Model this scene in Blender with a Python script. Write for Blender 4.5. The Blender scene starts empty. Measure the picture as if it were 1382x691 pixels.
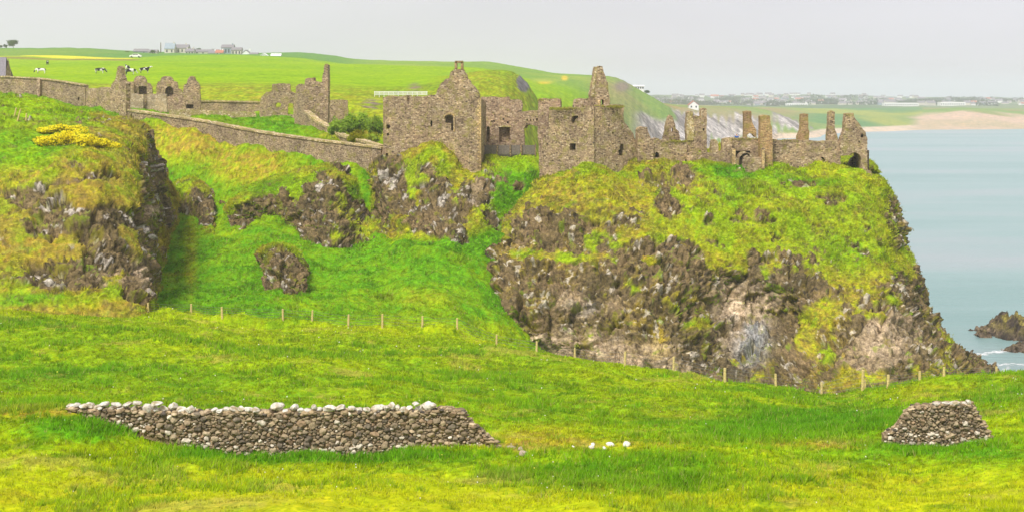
import bpy, bmesh, math, random
import numpy as np
from mathutils import Vector, geometry
random.seed(7); RNG = np.random.default_rng(11)
F = 1800.0; HY = 125.0; CX = 691.0            # focal length / horizon row / centre column of the photograph (1382 px wide)
D = bpy.data; C = bpy.context
# ------------------------------------------------------------ camera, sky, sun, exposure
scene = C.scene
cam = D.cameras.new('camera'); camo = D.objects.new('camera', cam); C.collection.objects.link(camo)
camo.location = (0, 0, 0); camo.rotation_euler = (math.radians(90), 0, 0)
cam.sensor_width = 36; cam.lens = 36*F/1382; cam.shift_y = -(345.5-HY)/1382
cam.clip_start = 0.5; cam.clip_end = 40000
scene.camera = camo
world = D.worlds.new('World'); scene.world = world; world.use_nodes = True
SUN_AZ, SUN_EL = math.radians(208), math.radians(53)
wn = world.node_tree.nodes; wl = world.node_tree.links
for n in list(wn): wn.remove(n)
sky = wn.new('ShaderNodeTexSky'); sky.sky_type = 'NISHITA'; sky.sun_disc = False
sky.sun_elevation = SUN_EL; sky.sun_rotation = SUN_AZ; sky.dust_density = 5; sky.air_density = 1
wmix = wn.new('ShaderNodeMix'); wmix.data_type = 'RGBA'; wmix.inputs[0].default_value = 0.93
wtc = wn.new('ShaderNodeTexCoord'); wmp = wn.new('ShaderNodeMapping'); wmp.inputs['Scale'].default_value = (1.5, 1.5, 7)
wno = wn.new('ShaderNodeTexNoise'); wno.inputs['Scale'].default_value = 1.6; wno.inputs['Detail'].default_value = 4
wra = wn.new('ShaderNodeValToRGB'); wra.color_ramp.elements[0].position = .3; wra.color_ramp.elements[1].position = .7
wra.color_ramp.elements[0].color = (3.22, 3.16, 3.40, 1); wra.color_ramp.elements[1].color = (3.62, 3.55, 3.76, 1)
wbg = wn.new('ShaderNodeBackground'); wbg.inputs[1].default_value = 0.10
wou = wn.new('ShaderNodeOutputWorld')
wl.new(wtc.outputs['Generated'], wmp.inputs[0]); wl.new(wmp.outputs[0], wno.inputs[0]); wl.new(wno.outputs[0], wra.inputs[0])
wl.new(sky.outputs[0], wmix.inputs[6]); wl.new(wra.outputs[0], wmix.inputs[7]); wl.new(wmix.outputs[2], wbg.inputs[0]); wl.new(wbg.outputs[0], wou.inputs[0])
sun = D.lights.new('sun', 'SUN'); suno = D.objects.new('sun', sun); C.collection.objects.link(suno)
sun.energy = 1.8; sun.angle = math.radians(17); sun.color = (1.0, 0.96, 0.90)
sd = Vector((math.sin(SUN_AZ)*math.cos(SUN_EL), math.cos(SUN_AZ)*math.cos(SUN_EL), math.sin(SUN_EL)))
suno.rotation_euler = sd.to_track_quat('Z', 'Y').to_euler(); suno.location = (0, -50, 200)
vs = scene.view_settings; vs.view_transform = 'Standard'; vs.look = 'None'; vs.gamma = 1; vs.use_curve_mapping = False
vs.exposure = 1.25
scene.cycles.max_bounces = 6; scene.cycles.volume_bounces = 1

# ------------------------------------------------------------ helpers
def W(px, py, Y): return ((px-CX)/F*Y, Y, (HY-py)/F*Y)
def link(o): C.collection.objects.link(o); return o
def tag(o, label=None, cat=None, group=None, kind=None):
    if label: o['label'] = label
    if cat: o['category'] = cat
    if group: o['group'] = group
    if kind: o['kind'] = kind
    return o
def empty(name, loc, label, cat, group=None):
    o = D.objects.new(name, None); o.location = loc; o.empty_display_size = .5; link(o); return tag(o, label, cat, group)
def hsh(ix, iy, iz, seed):
    h = (ix*np.int64(374761393) + iy*np.int64(668265263) + iz*np.int64(2147483647) + np.int64(seed*974634777)) & 0xffffffff
    h = ((h ^ (h >> 13))*1274126177) & 0xffffffff
    h = ((h ^ (h >> 15))*2246822519) & 0xffffffff
    return ((h ^ (h >> 16)) & 0xffffff)/float(0xffffff)
def vnoise(P, seed=0):
    fl = np.floor(P); i = fl.astype(np.int64); f = P-fl; f = f*f*f*(f*(f*6-15)+10)
    x, y, z = i[:, 0], i[:, 1], i[:, 2]; fx, fy, fz = f[:, 0], f[:, 1], f[:, 2]
    r = 0
    for dx in (0, 1):
        wx = fx if dx else 1-fx
        for dy in (0, 1):
            wy = fy if dy else 1-fy
            for dz in (0, 1):
                r = r + wx*wy*(fz if dz else 1-fz)*hsh(x+dx, y+dy, z+dz, seed)
    return r*2-1
def fbm(P, freq, octs=4, seed=0, gain=.5):
    r = 0; a = 1; s = 0
    for k in range(octs):
        r = r + a*vnoise(P*freq + 17.3*k, seed+k); s += a; a *= gain; freq = freq*2.03
    return r/s*1.5
def worley(P, seed=0):
    fl = np.floor(P).astype(np.int64); f1 = np.full(len(P), 9.); f2 = np.full(len(P), 9.); idv = np.zeros(len(P)); fac = np.zeros(len(P))
    for dx in (-1, 0, 1):
        for dy in (-1, 0, 1):
            for dz in (-1, 0, 1):
                a, b, c = fl[:, 0]+dx, fl[:, 1]+dy, fl[:, 2]+dz
                h1, h2, h3 = hsh(a, b, c, seed), hsh(a, b, c, seed+1), hsh(a, b, c, seed+2)
                d = np.sqrt((a+h1-P[:, 0])**2+(b+h2-P[:, 1])**2+(c+h3-P[:, 2])**2)
                cl = d < f1; fac = np.where(cl, (hsh(a, b, c, seed+6)-.5)*(P[:, 0]-a-h1)+(hsh(a, b, c, seed+7)-.5)*(P[:, 1]-b-h2)+(hsh(a, b, c, seed+8)-.35)*(P[:, 2]-c-h3), fac); f2 = np.where(cl, f1, np.minimum(f2, d)); idv = np.where(cl, hsh(a, b, c, seed+5), idv); f1 = np.where(cl, d, f1)
    return f1, f2, idv, fac
def sstep(a, b, x):
    t = np.clip((x-a)/(b-a), 0, 1); return t*t*(3-2*t)
def blobs(px, py, L):
    r = np.zeros_like(px)
    for x, y, rx, ry, w in L: r = r + w*np.exp(-(((px-x)/rx)**2+((py-y)/ry)**2)**1.5)
    return r
def mixc(a, b, t): return a*(1-t[:, None]) + b*t[:, None]
def mesh_np(name, V, Fc, mat, parent=None, col=None, smooth=True, rk=None, mats=None, mi=None):
    me = D.meshes.new(name); V = np.asarray(V, np.float32); Fc = np.asarray(Fc, np.int32); k = Fc.shape[1]
    me.vertices.add(len(V)); me.vertices.foreach_set('co', V.ravel())
    me.loops.add(Fc.size); me.loops.foreach_set('vertex_index', Fc.ravel())
    me.polygons.add(len(Fc)); me.polygons.foreach_set('loop_start', np.arange(len(Fc), dtype=np.int32)*k)
    me.polygons.foreach_set('use_smooth', np.full(len(Fc), smooth))
    if mi is not None: me.polygons.foreach_set('material_index', np.asarray(mi, np.int32))
    if col is not None:
        a = me.attributes.new('col', 'FLOAT_COLOR', 'POINT'); a.data.foreach_set('color', np.c_[col, np.ones(len(V))].astype(np.float32).ravel())
    if rk is not None:
        a = me.attributes.new('rk', 'FLOAT', 'POINT'); a.data.foreach_set('value', np.asarray(rk, np.float32))
    for m in (mats or [mat]): me.materials.append(m)
    me.update(calc_edges=True); me.validate()
    o = D.objects.new(name, me); link(o)
    if parent: o.parent = parent; o.matrix_parent_inverse.identity(); 
    return o
class MB:                                        # collects polygons in world space, links them as ONE mesh
    def __init__(s): s.v = []; s.f = []; s.m = []
    def add(s, vs, fs, m=0):
        b = len(s.v); s.v += [tuple(v) for v in vs]; s.f += [tuple(i+b for i in f) for f in fs]; s.m += [m]*len(fs); return s
    def box(s, x0, x1, y0, y1, z0, z1, m=0):
        return s.add([(x0,y0,z0),(x1,y0,z0),(x1,y1,z0),(x0,y1,z0),(x0,y0,z1),(x1,y0,z1),(x1,y1,z1),(x0,y1,z1)],
              [(0,3,2,1),(4,5,6,7),(0,1,5,4),(1,2,6,5),(2,3,7,6),(3,0,4,7)], m)
    def tube(s, a, b, r0, r1=None, n=6, m=0):
        a = Vector(a); b = Vector(b); r1 = r0 if r1 is None else r1; d = (b-a).normalized()
        u = d.orthogonal().normalized(); w = d.cross(u); vs = []
        for p, r in ((a, r0), (b, r1)):
            for k in range(n):
                t = 2*math.pi*k/n; vs.append(p+u*math.cos(t)*r+w*math.sin(t)*r)
        fs = [(k, (k+1) % n, n+(k+1) % n, n+k) for k in range(n)] + [tuple(range(n-1, -1, -1)), tuple(range(n, 2*n))]
        return s.add(vs, fs, m)
    def build(s, name, mats, parent=None, loc=None, smooth=False):
        me = D.meshes.new(name); off = Vector(loc) if loc is not None else (parent.location if parent else Vector((0, 0, 0)))
        me.from_pydata([(v[0]-off[0], v[1]-off[1], v[2]-off[2]) for v in s.v], [], s.f)
        for m in (mats if isinstance(mats, list) else [mats]): me.materials.append(m)
        for p, m in zip(me.polygons, s.m): p.material_index = m; p.use_smooth = smooth
        o = D.objects.new(name, me); link(o)
        if parent: o.parent = parent
        elif loc is not None: o.location = loc
        return o
# ------------------------------------------------------------ materials
def newmat(name):
    m = D.materials.new(name); m.use_nodes = True; t = m.node_tree; b = t.nodes['Principled BSDF']
    b.inputs['Specular IOR Level'].default_value = .04; b.inputs['Roughness'].default_value = .95
    return m, t.nodes, t.links, b
def ramp(N, els):
    r = N.new('ShaderNodeValToRGB'); e = r.color_ramp.elements
    while len(e) < len(els): e.new(.5)
    for k, (p, c) in enumerate(els): e[k].position = p; e[k].color = (*c, 1)
    return r
def noise(N, L, scale, detail=4, vec=None, rough=.55):
    n = N.new('ShaderNodeTexNoise'); n.inputs['Scale'].default_value = scale; n.inputs['Detail'].default_value = detail
    n.inputs['Roughness'].default_value = rough
    if vec is not None: L.new(vec, n.inputs['Vector'])
    return n.outputs['Fac']
def mul(N, L, a, b, fac=1, mode='MULTIPLY'):
    x = N.new('ShaderNodeMix'); x.data_type = 'RGBA'; x.blend_type = mode; 
    if isinstance(fac, (int, float)): x.inputs[0].default_value = fac
    else: L.new(fac, x.inputs[0])
    L.new(a, x.inputs[6]); L.new(b, x.inputs[7]); return x.outputs[2]
def land_material(name, near=True):
    m, N, L, b = newmat(name)
    geo = N.new('ShaderNodeNewGeometry'); pos = geo.outputs['Position']
    ac = N.new('ShaderNodeAttribute'); ac.attribute_name = 'col'
    ar = N.new('ShaderNodeAttribute'); ar.attribute_name = 'rk'
    s = 1.0 if near else .12
    n1 = noise(N, L, 5.5*s, 5, pos, .65); n2 = noise(N, L, 1.1*s, 4, pos, .6)
    r1 = ramp(N, [(.27, (.50, .58, .45)), (.5, (1, 1, 1)), (.73, (1.42, 1.30, 1.3))]); L.new(n1, r1.inputs[0])
    r2 = ramp(N, [(.3, (.80, .86, .8)), (.5, (1, 1, 1)), (.72, (1.22, 1.10, 1.0))]); L.new(n2, r2.inputs[0])
    g = mul(N, L, mul(N, L, ac.outputs['Color'], r1.outputs[0]), r2.outputs[0])
    n3 = noise(N, L, 2.6*s, 9, pos, .75)
    r3 = ramp(N, [(.32, (.18, .16, .15)), (.43, (.62, .60, .58)), (.54, (1.02, 1.0, .98)), (.66, (1.75, 1.70, 1.58))]); L.new(n3, r3.inputs[0])  # dark end puts crevice shade into the rock colour
    mf = N.new('ShaderNodeMapping'); mf.inputs['Scale'].default_value = (1.5*s, 1.5*s, .42*s); L.new(pos, mf.inputs[0])
    n5 = noise(N, L, 1.0, 5, mf.outputs[0], .7)
    r4 = ramp(N, [(.36, (.35, .32, .30)), (.46, (.92, .92, .92)), (.6, (1.05, 1.05, 1.05)), (.7, (1.3, 1.26, 1.2))]); L.new(n5, r4.inputs[0])  # stretched noise paints dark fissure shade into the rock
    r = mul(N, L, mul(N, L, ac.outputs['Color'], r3.outputs[0]), r4.outputs[0])
    out = mul(N, L, g, r, ar.outputs['Fac'], 'MIX')
    L.new(out, b.inputs['Base Color'])
    bp = N.new('ShaderNodeBump'); bp.inputs['Strength'].default_value = .4; bp.inputs['Distance'].default_value = .22/s*(1 if near else .5)
    hm = N.new('ShaderNodeMix'); hm.data_type = 'FLOAT'; L.new(ar.outputs['Fac'], hm.inputs[0]); L.new(n1, hm.inputs[2]); L.new(n3, hm.inputs[3])
    L.new(hm.outputs[0], bp.inputs['Height']); L.new(bp.outputs[0], b.inputs['Normal'])
    return m
M_LAND = land_material('turf_and_basalt'); M_FAR = land_material('far_land', False)
def masonry(name, cols, sc=2.6, squash=1.7, bump=.5, lichen=.0, mortar=(.30, .24, .17)):
    wrm = lambda c: (c[0]*1.24, c[1]*1.14, c[2]*.94)
    cols = [(p, wrm(c)) for p, c in cols]; mortar = wrm(mortar)
    m, N, L, b = newmat(name)
    geo = N.new('ShaderNodeNewGeometry'); pos = geo.outputs['Position']
    mp = N.new('ShaderNodeMapping'); mp.inputs['Scale'].default_value = (1, 1, squash); L.new(pos, mp.inputs[0])
    nn = N.new('ShaderNodeTexNoise'); nn.inputs['Scale'].default_value = 1.5; L.new(pos, nn.inputs['Vector'])
    ad = N.new('ShaderNodeMix'); ad.data_type = 'VECTOR'; ad.inputs[0].default_value = .12; L.new(mp.outputs[0], ad.inputs[4]); L.new(nn.outputs['Color'], ad.inputs[5])
    v1 = N.new('ShaderNodeTexVoronoi'); sc = sc*1.45; v1.inputs['Scale'].default_value = sc; L.new(ad.outputs[1], v1.inputs['Vector'])
    v2 = N.new('ShaderNodeTexVoronoi'); v2.inputs['Scale'].default_value = sc; v2.feature = 'DISTANCE_TO_EDGE'; L.new(ad.outputs[1], v2.inputs['Vector'])
    sep = N.new('ShaderNodeSeparateColor'); L.new(v1.outputs['Color'], sep.inputs[0])
    rc = ramp(N, cols); L.new(sep.outputs[0], rc.inputs[0])
    edge = ramp(N, [(.02, (0, 0, 0)), (.11, (1, 1, 1))]); L.new(v2.outputs['Distance'], edge.inputs[0])
    mo = N.new('ShaderNodeRGB'); mo.outputs[0].default_value = (*mortar, 1)
    c1 = mul(N, L, mo.outputs[0], rc.outputs[0], edge.outputs[0], 'MIX')
    n1 = noise(N, L, .4, 6, pos, .65); r1 = ramp(N, [(.3, (.62, .60, .62)), (.5, (1, 1, 1)), (.7, (1.32, 1.25, 1.12))]); L.new(n1, r1.inputs[0])
    n2 = noise(N, L, 5, 5, pos, .75); r2 = ramp(N, [(.34, (.38, .36, .34)), (.45, (.9, .9, .9)), (.55, (1.05, 1.05, 1.05)), (.68, (1.6, 1.55, 1.48))]); L.new(n2, r2.inputs[0])
    c = mul(N, L, mul(N, L, c1, r1.outputs[0]), r2.outputs[0])
    if lichen > 0:
        n3 = noise(N, L, 1.1, 6, pos, .7); r3 = ramp(N, [(.58-lichen*.25, (0, 0, 0)), (.66-lichen*.2, (1, 1, 1))]); L.new(n3, r3.inputs[0])
        li = N.new('ShaderNodeRGB'); li.outputs[0].default_value = (.30, .27, .06, 1)
        hf = N.new('ShaderNodeMath'); hf.operation = 'MULTIPLY'; hf.inputs[1].default_value = .6; L.new(r3.outputs[0], hf.inputs[0])
        c = mul(N, L, c, li.outputs[0], hf.outputs[0], 'MIX')
    L.new(c, b.inputs['Base Color'])
    bp = N.new('ShaderNodeBump'); bp.inputs['Strength'].default_value = bump; bp.inputs['Distance'].default_value = .12
    ma = N.new('ShaderNodeMath'); ma.operation = 'ADD'; L.new(edge.outputs[0], ma.inputs[0]); L.new(n2, ma.inputs[1]); L.new(ma.outputs[0], bp.inputs['Height'])
    L.new(bp.outputs[0], b.inputs['Normal']); return m
STN = [(0, (.09, .075, .065)), (.22, (.21, .16, .13)), (.5, (.30, .24, .19)), (.8, (.38, .31, .24)), (1, (.50, .44, .37))]
M_STONE = masonry('castle_rubble_masonry', STN, lichen=.25)
M_STONE_P = masonry('pinkish_rubble', [(0, (.12, .09, .08)), (.3, (.27, .20, .18)), (.6, (.34, .26, .22)), (1, (.47, .40, .35))], lichen=.1)
M_BRICKY = masonry('chimney_masonry', [(0, (.14, .09, .05)), (.4, (.30, .20, .12)), (.7, (.37, .26, .15)), (1, (.46, .35, .22))], 2.2, 3.0, lichen=.3)
M_RENDER = masonry('lime_rendered_stone', [(0, (.30, .26, .22)), (.5, (.38, .33, .28)), (1, (.46, .41, .35))], 1.3, 1.2, .25)
M_LONG = masonry('grey_boundary_masonry', [(0, (.10, .08, .07)), (.3, (.21, .17, .14)), (.6, (.29, .24, .19)), (1, (.42, .37, .31))], 2.9, 1.8, lichen=.15)
M_CAPM = masonry('lichened_coping', [(0, (.28, .22, .12)), (.5, (.46, .40, .25)), (1, (.62, .58, .5))], 3.2, 1.2, lichen=.4)
M_POSTS_AND_SHADE = masonry('dark_posts_and_recess_shade', [(0, (.05, .045, .04)), (.5, (.10, .085, .07)), (1, (.16, .14, .12))], 2.4, 2)  # dark tone painted as shade inside openings; also colours the bridge posts
M_QUOIN = masonry('sandstone_quoins', [(0, (.34, .25, .13)), (.5, (.46, .36, .20)), (1, (.58, .48, .32))], 1.6, 1.6, .4)
def plain(name, c, rough=.8, var=.25, sc=4, spec=.2):
    m, N, L, b = newmat(name); geo = N.new('ShaderNodeNewGeometry')
    n = noise(N, L, sc, 4, geo.outputs['Position']); lo = tuple(x*(1-var) for x in c); hi = tuple(min(1, x*(1+var)) for x in c)
    r = ramp(N, [(.3, lo), (.7, hi)]); L.new(n, r.inputs[0]); L.new(r.outputs[0], b.inputs['Base Color'])
    b.inputs['Roughness'].default_value = rough; b.inputs['Specular IOR Level'].default_value = spec; return m
def attr_mat(name, transl=0, var=.25, sc=6, rough=.85, bump=0, upn=0):
    m, N, L, b = newmat(name); a = N.new('ShaderNodeAttribute'); a.attribute_name = 'col'; geo = N.new('ShaderNodeNewGeometry')
    n = noise(N, L, sc, 5, geo.outputs['Position'], .65); r = ramp(N, [(.3, (1-var,)*3), (.7, (1+var,)*3)]); L.new(n, r.inputs[0])
    c = mul(N, L, a.outputs['Color'], r.outputs[0]); L.new(c, b.inputs['Base Color']); b.inputs['Roughness'].default_value = rough
    if bump:
        bp = N.new('ShaderNodeBump'); bp.inputs['Strength'].default_value = bump; bp.inputs['Distance'].default_value = .04; L.new(n, bp.inputs['Height']); L.new(bp.outputs[0], b.inputs['Normal'])
    if upn:
        vm = N.new('ShaderNodeMix'); vm.data_type = 'VECTOR'; vm.inputs[0].default_value = upn; L.new(geo.outputs['Normal'], vm.inputs[4]); vm.inputs[5].default_value = (0, -.15, 1)
        vn = N.new('ShaderNodeVectorMath'); vn.operation = 'NORMALIZE'; L.new(vm.outputs[1], vn.inputs[0]); L.new(vn.outputs[0], b.inputs['Normal'])
    if transl:
        t = N.new('ShaderNodeBsdfTranslucent'); L.new(c, t.inputs[0]); mx = N.new('ShaderNodeMixShader'); mx.inputs[0].default_value = transl
        L.new(b.outputs[0], mx.inputs[1]); L.new(t.outputs[0], mx.inputs[2]); L.new(mx.outputs[0], N['Material Output'].inputs[0])
    return m
M_BLADE = attr_mat('grass_blades', .35, .1, upn=.7); M_LEAF = attr_mat('leaves', .4, .15, upn=.5); M_STONES = attr_mat('field_stones', 0, .4, 9, bump=.5)
M_WOODP = plain('weathered_post_wood', (.60, .47, .20), .9, .3, 12); M_WIRE = plain('fence_wire', (.18, .17, .15), .6)
M_TIMBER = plain('grey_timber_panels', (.17, .145, .125), .9, .3, 5); M_WHITE = plain('white_paint', (.78, .78, .76), .6, .06)
M_SLATE = plain('grey_slate', (.22, .20, .22), .7, .2); M_GLASS = plain('dark_window_glass', (.04, .05, .06), .2, .1, spec=.5)
M_REDROOF = plain('red_roof', (.42, .16, .11), .8, .15); M_BARK = plain('bark', (.12, .09, .06), .9, .3)
M_CREAM = plain('cream_render', (.58, .54, .46), .8, .08, .5); M_BLUEG = plain('blue_grey_render', (.28, .33, .38), .8, .1, .5)
M_DARK = plain('black_rubber', (.03, .03, .03), .8)

# ------------------------------------------------------------ ground height field
CTRL = {}
sea = lambda Y, d=3: HY+(36+d)*F/Y
CT = """
-260: 25,830 36,690 44,620 50,566 58,549 75,523 100,465 120,432 135,425 150,385 175,280 200,160 232,118 300,104 430,92 600,82 740,74 900,68 1000,63 1200,74 2000,100
0: 25,830 36,691 44,625 50,566 58,549 75,523 100,455 117,419 126,420 150,385 175,270 200,158 230,130 300,110 430,99 600,85 660,80 740,75 900,69 1000,65.5 1200,76 2000,105
100: 25,830 36,691 44,622 50,562 56,551 65,541 75,527 100,455 119,422 128,425 150,385 175,280 200,172 228,144 300,118 430,99 600,85 660,80.5 740,76 900,70 1000,67 1200,77 2000,108
200: 25,830 36,691 44,640 50,595 54,575 62,550 75,528 100,462 120,429 128,428 142,412 160,375 180,315 190,285 200,225 206,190 210,169 214,162 240,150 300,125 430,96 600,83 660,80 750,77 900,73 1000,71.5 1150,80 2000,110
260: 25,830 36,691 44,642 50,604 60,570 75,530 100,468 121,434 130,432 142,412 160,368 178,318 188,293 196,246 201,206 205,181 209,173 225,166 250,156 300,128 430,96 660,79 750,76 900,73.5 1000,73 1150,82 2000,110
320: 25,830 36,691 44,642 50,608 65,558 75,532 100,472 122,438 131,436 142,410 160,360 175,320 188,268 195,226 199.5,200 203.5,190 215,176 235,160 260,149 300,125 430,97 660,79 750,76 950,73.5 1150,82 2000,112
400: 25,830 36,691 44,642 50,608 65,560 75,535 100,478 122,443 131,440 142,415 155,378 170,332 182,285 189,232 192.5,214 196,208 203,184 220,171 245,156 265,146 300,126 430,98 700,79 800,77.5 1050,71 1200,86 2000,115
480: 25,830 36,691 44,642 50,608 65,562 75,538 100,484 120,448 131,444 143,424 155,388 170,338 180,292 184.5,240 187,218 192,213 205,197 230,175 260,150 300,130 360,112 430,103 700,90 850,87 1050,81 1200,96 2000,118
560: 25,830 36,691 44,642 50,608 65,566 75,543 100,490 119,455 130,452 142,430 153,388 162,348 168,324 176,302 200,240 230,190 260,155 300,131 360,113 430,104 650,92 850,87 1050,84 1200,98 2000,118
620: 25,830 36,691 44,642 50,608 65,570 75,548 100,494 118,461 130,462 142,438 154,396 163,355 170,326 178,305 200,262 260,152 300,127 340,106 380,98 430,102 650,95 850,88 1000,83 1150,96 2000,118
660: 25,830 36,691 44,642 50,609 65,573 75,552 100,500 117,468 130,474 142,452 152,420 162,375 170,338 178,315 200,272 260,165 300,132 350,100 380,93 430,107 600,98 850,88 1000,82.5 1150,95 2000,118
710: 25,830 36,691 44,642 50,610 65,576 75,555 100,502 116,475 130,486 150,468 162,425 172,360 180,320 200,300 260,210 300,170 340,132 380,108 430,126 500,128 650,110 850,95 950,90 1100,103 2000,120
750: 25,830 36,691 44,642 50,610 65,576 75,556 100,503 115,481 130,498 150,510 200,380 260,340 300,300 360,215 400,175 500,136 650,116 850,101 950,98 1100,112 2000,122
800: 25,830 36,691 44,642 50,610 65,576 75,556 100,506 113,488 128,520 150,560 200,430 300,335 400,275 500,228 600,152 700,125 850,104 900,102 1050,118 2000,126
835: 25,830 36,691 44,642 50,610 65,577 75,557 100,510 112,494 128,545 150,590 200,450 300,341 500,250 600,215 680,160 760,130 850,109 880,107.5 1050,122 2000,132
860: 25,830 36,691 44,642 50,610 65,577 75,558 100,513 111,498 128,560 150,600 200,453 300,344 500,255 640,227 720,200 745,158 800,140 880,121 950,126 1100,134 1500,140 2000,140
900: 25,830 36,691 44,642 50,610 65,577 75,560 98,518 110,504 128,570 150,606 200,456 300,345 500,259 720,218 770,196 800,160 850,147 890,140 1000,144 1300,146 2000,142
950: 25,830 36,691 44,642 50,610 65,578 75,562 97,524 108,511 126,575 150,606 200,457 300,346 500,260 760,211 850,192 880,164 930,151 980,147 1200,150 1500,149 2000,144
1000: 25,830 36,691 44,642 50,610 65,578 75,564 96,532 107,519 124,575 150,606 200,458 300,346 500,260 860,201 930,188 960,166 1000,156 1100,148 1300,149 1600,147.5 2000,145
1050: 25,830 36,691 44,644 50,613 65,580 75,566 94,540 106,525 122,575 150,606 200,458 300,346 500,260 900,198 1050,184 1080,162 1150,152 1400,149 2000,145
1110: 25,830 36,691 44,648 50,617 65,582 75,568 92,548 105,535 118,575 150,606 200,458 300,346 500,260 1000,191 1140,181.5 1200,172 1300,157 1500,150 2000,145
1140: 25,830 36,691 44,648 50,618 65,580 75,567 92,550 104,536 118,578 150,606 200,458 300,346 500,260 1000,191 1180,179.8 1220,172 1320,157 1500,150 2000,145
1170: 25,830 36,691 44,648 50,619 58,592 65,578 75,563 92,541 104,528 118,575 150,606 200,458 300,346 500,260 1000,191 1215,178.2 1245,172 1340,158 1500,151 2000,145
1240: 25,830 36,691 44,648 50,620 56,597 60,588 68,565 75,556 90,530 103,516 118,570 150,606 200,458 300,346 500,260 1000,191 1275,175.8 1320,170 1400,158 1600,150 2000,146
1310: 25,830 36,691 44,648 50,620 56,596 60,585 68,560 75,550 90,522 101,508 116,565 150,606 200,458 300,346 500,260 1000,191 1295,175 1350,166 1430,151 1600,149 2000,146
1382: 25,830 36,691 44,648 50,615 60,575 70,545 90,516 101,505 114,550 150,606 200,458 300,346 500,260 1000,191 1310,174.5 1370,168 1460,156 1600,151 2000,147
1640: 25,830 36,691 44,648 50,615 60,573 70,543 90,513 101,500 114,550 150,606 200,458 300,346 500,260 1000,191 1310,174.5 1370,168 1460,156 1600,151 2000,147
"""
pts = []
_L = CT.strip().splitlines(); _L = ['-560:'+_L[0].split(':')[1]]+_L+['2000:'+_L[-1].split(':')[1]]
for line in _L:
    p, r = line.split(':'); p = float(p)
    for q in r.split():
        Y, y = q.split(','); pts.append((p, float(Y), float(y)))
    if p >= 860: pts += [(p, 2500, 142.5), (p, 3000, 138), (p, 3400, 131 + max(0, (p-1100)/282*5)), (p, 3700, 129 + max(0, (p-1100)/282*6)), (p, 4200, 132)]
    else: pts += [(p, 2500, 122), (p, 3400, 126), (p, 4200, 130)]
pts = np.array(pts)
def st(px, Y): return np.stack([px/55.0, np.log(Y)/0.085], -1)
S = st(pts[:, 0], pts[:, 1]); K = np.sqrt(((S[:, None]-S[None])**2).sum(-1)+.15)
n_ = len(pts); A = np.zeros((n_+3, n_+3)); A[:n_, :n_] = K - np.eye(n_)*.02; A[:n_, n_] = 1; A[n_, :n_] = 1; A[:n_, n_+1:] = S; A[n_+1:, :n_] = S.T
sol = np.linalg.solve(A, np.r_[pts[:, 2], 0, 0, 0])
def ground_py(px, Y):
    q = st(px.ravel(), Y.ravel()); out = np.empty(len(q))
    for a in range(0, len(q), 40000):
        s = q[a:a+40000]; out[a:a+40000] = np.sqrt(((s[:, None]-S[None])**2).sum(-1)+.15)@sol[:n_] + sol[n_] + s@sol[n_+1:]
    return out.reshape(px.shape)
# coarse evaluation then dense interpolation
Yrows = np.r_[np.geomspace(25, 36, 20)[:-1], np.geomspace(36, 100, 300)[:-1], np.geomspace(100, 235, 400)[:-1], np.geomspace(235, 1000, 230)[:-1], np.geomspace(1000, 1650, 120)[:-1], np.geomspace(1650, 4200, 60)]
PXc = np.arange(-560, 2001, 2.0)
PXk = np.arange(-560, 2001, 10.0)
gpk = ground_py(*np.meshgrid(PXk, Yrows))
def interp_cols(G, xk, x):
    f = (x-xk[0])/(xk[1]-xk[0]); i = np.clip(np.floor(f).astype(int), 0, len(xk)-2); t = f-i; t = t*t*(3-2*t)*.5+t*.5
    return G[:, i]*(1-t)+G[:, i+1]*t
GP = interp_cols(gpk, PXk, PXc)
GPX, GY = np.meshgrid(PXc, Yrows)
X = (GPX-CX)/F*GY; Z = (HY-GP)/F*GY
P3 = np.stack([X, GY, Z*0], -1).reshape(-1, 3)
yy = GY.ravel(); pxr = GPX.ravel(); pyr = GP.ravel()
lum = fbm(P3, .16, 3, 3)*.32 + fbm(P3, .55, 4, 9)*.15 + np.abs(fbm(P3, 1.6, 2, 21))*.07
farf = fbm(P3, .012, 4, 40)*2.2
wn_ = sstep(235, 330, yy)
smooth_zone = sstep(52, 60, yy)*0+1
lum = np.where(Z.ravel() < -34.5, -np.abs(lum), lum)
lum = lum + (yy > 124)*(fbm(P3, .9, 3, 23)*.12+np.abs(fbm(P3, .35, 2, 24))*.3+np.abs(fbm(P3*np.array([1, .35, 1]), .12, 3, 25))*.5)
Z = (Z.ravel() + lum*(1-wn_)*np.where(yy > 120, 1.5, 1.15) + farf*wn_*np.clip(yy/900, .15, 1.2)*sstep(-35, -28, Z.ravel())).reshape(Z.shape)
Z = np.where((GPX > 880) & (GY > 124) & (GY < 850) & (Z < -32.5), Z-5, Z); GZ = Z
def ground_z(px, Y):
    i = np.clip(np.searchsorted(Yrows, Y)-1, 0, len(Yrows)-2); t = (Y-Yrows[i])/(Yrows[i+1]-Yrows[i])
    f = (px-PXc[0])/2; j = int(np.clip(math.floor(f), 0, len(PXc)-2)); u = f-j
    a = GZ[i, j]*(1-u)+GZ[i, j+1]*u; b = GZ[i+1, j]*(1-u)+GZ[i+1, j+1]*u
    return float(a*(1-t)+b*t)
def on_ground(px, Y, dz=0): return Vector(((px-CX)/F*Y, Y, ground_z(px, Y)+dz))
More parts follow.
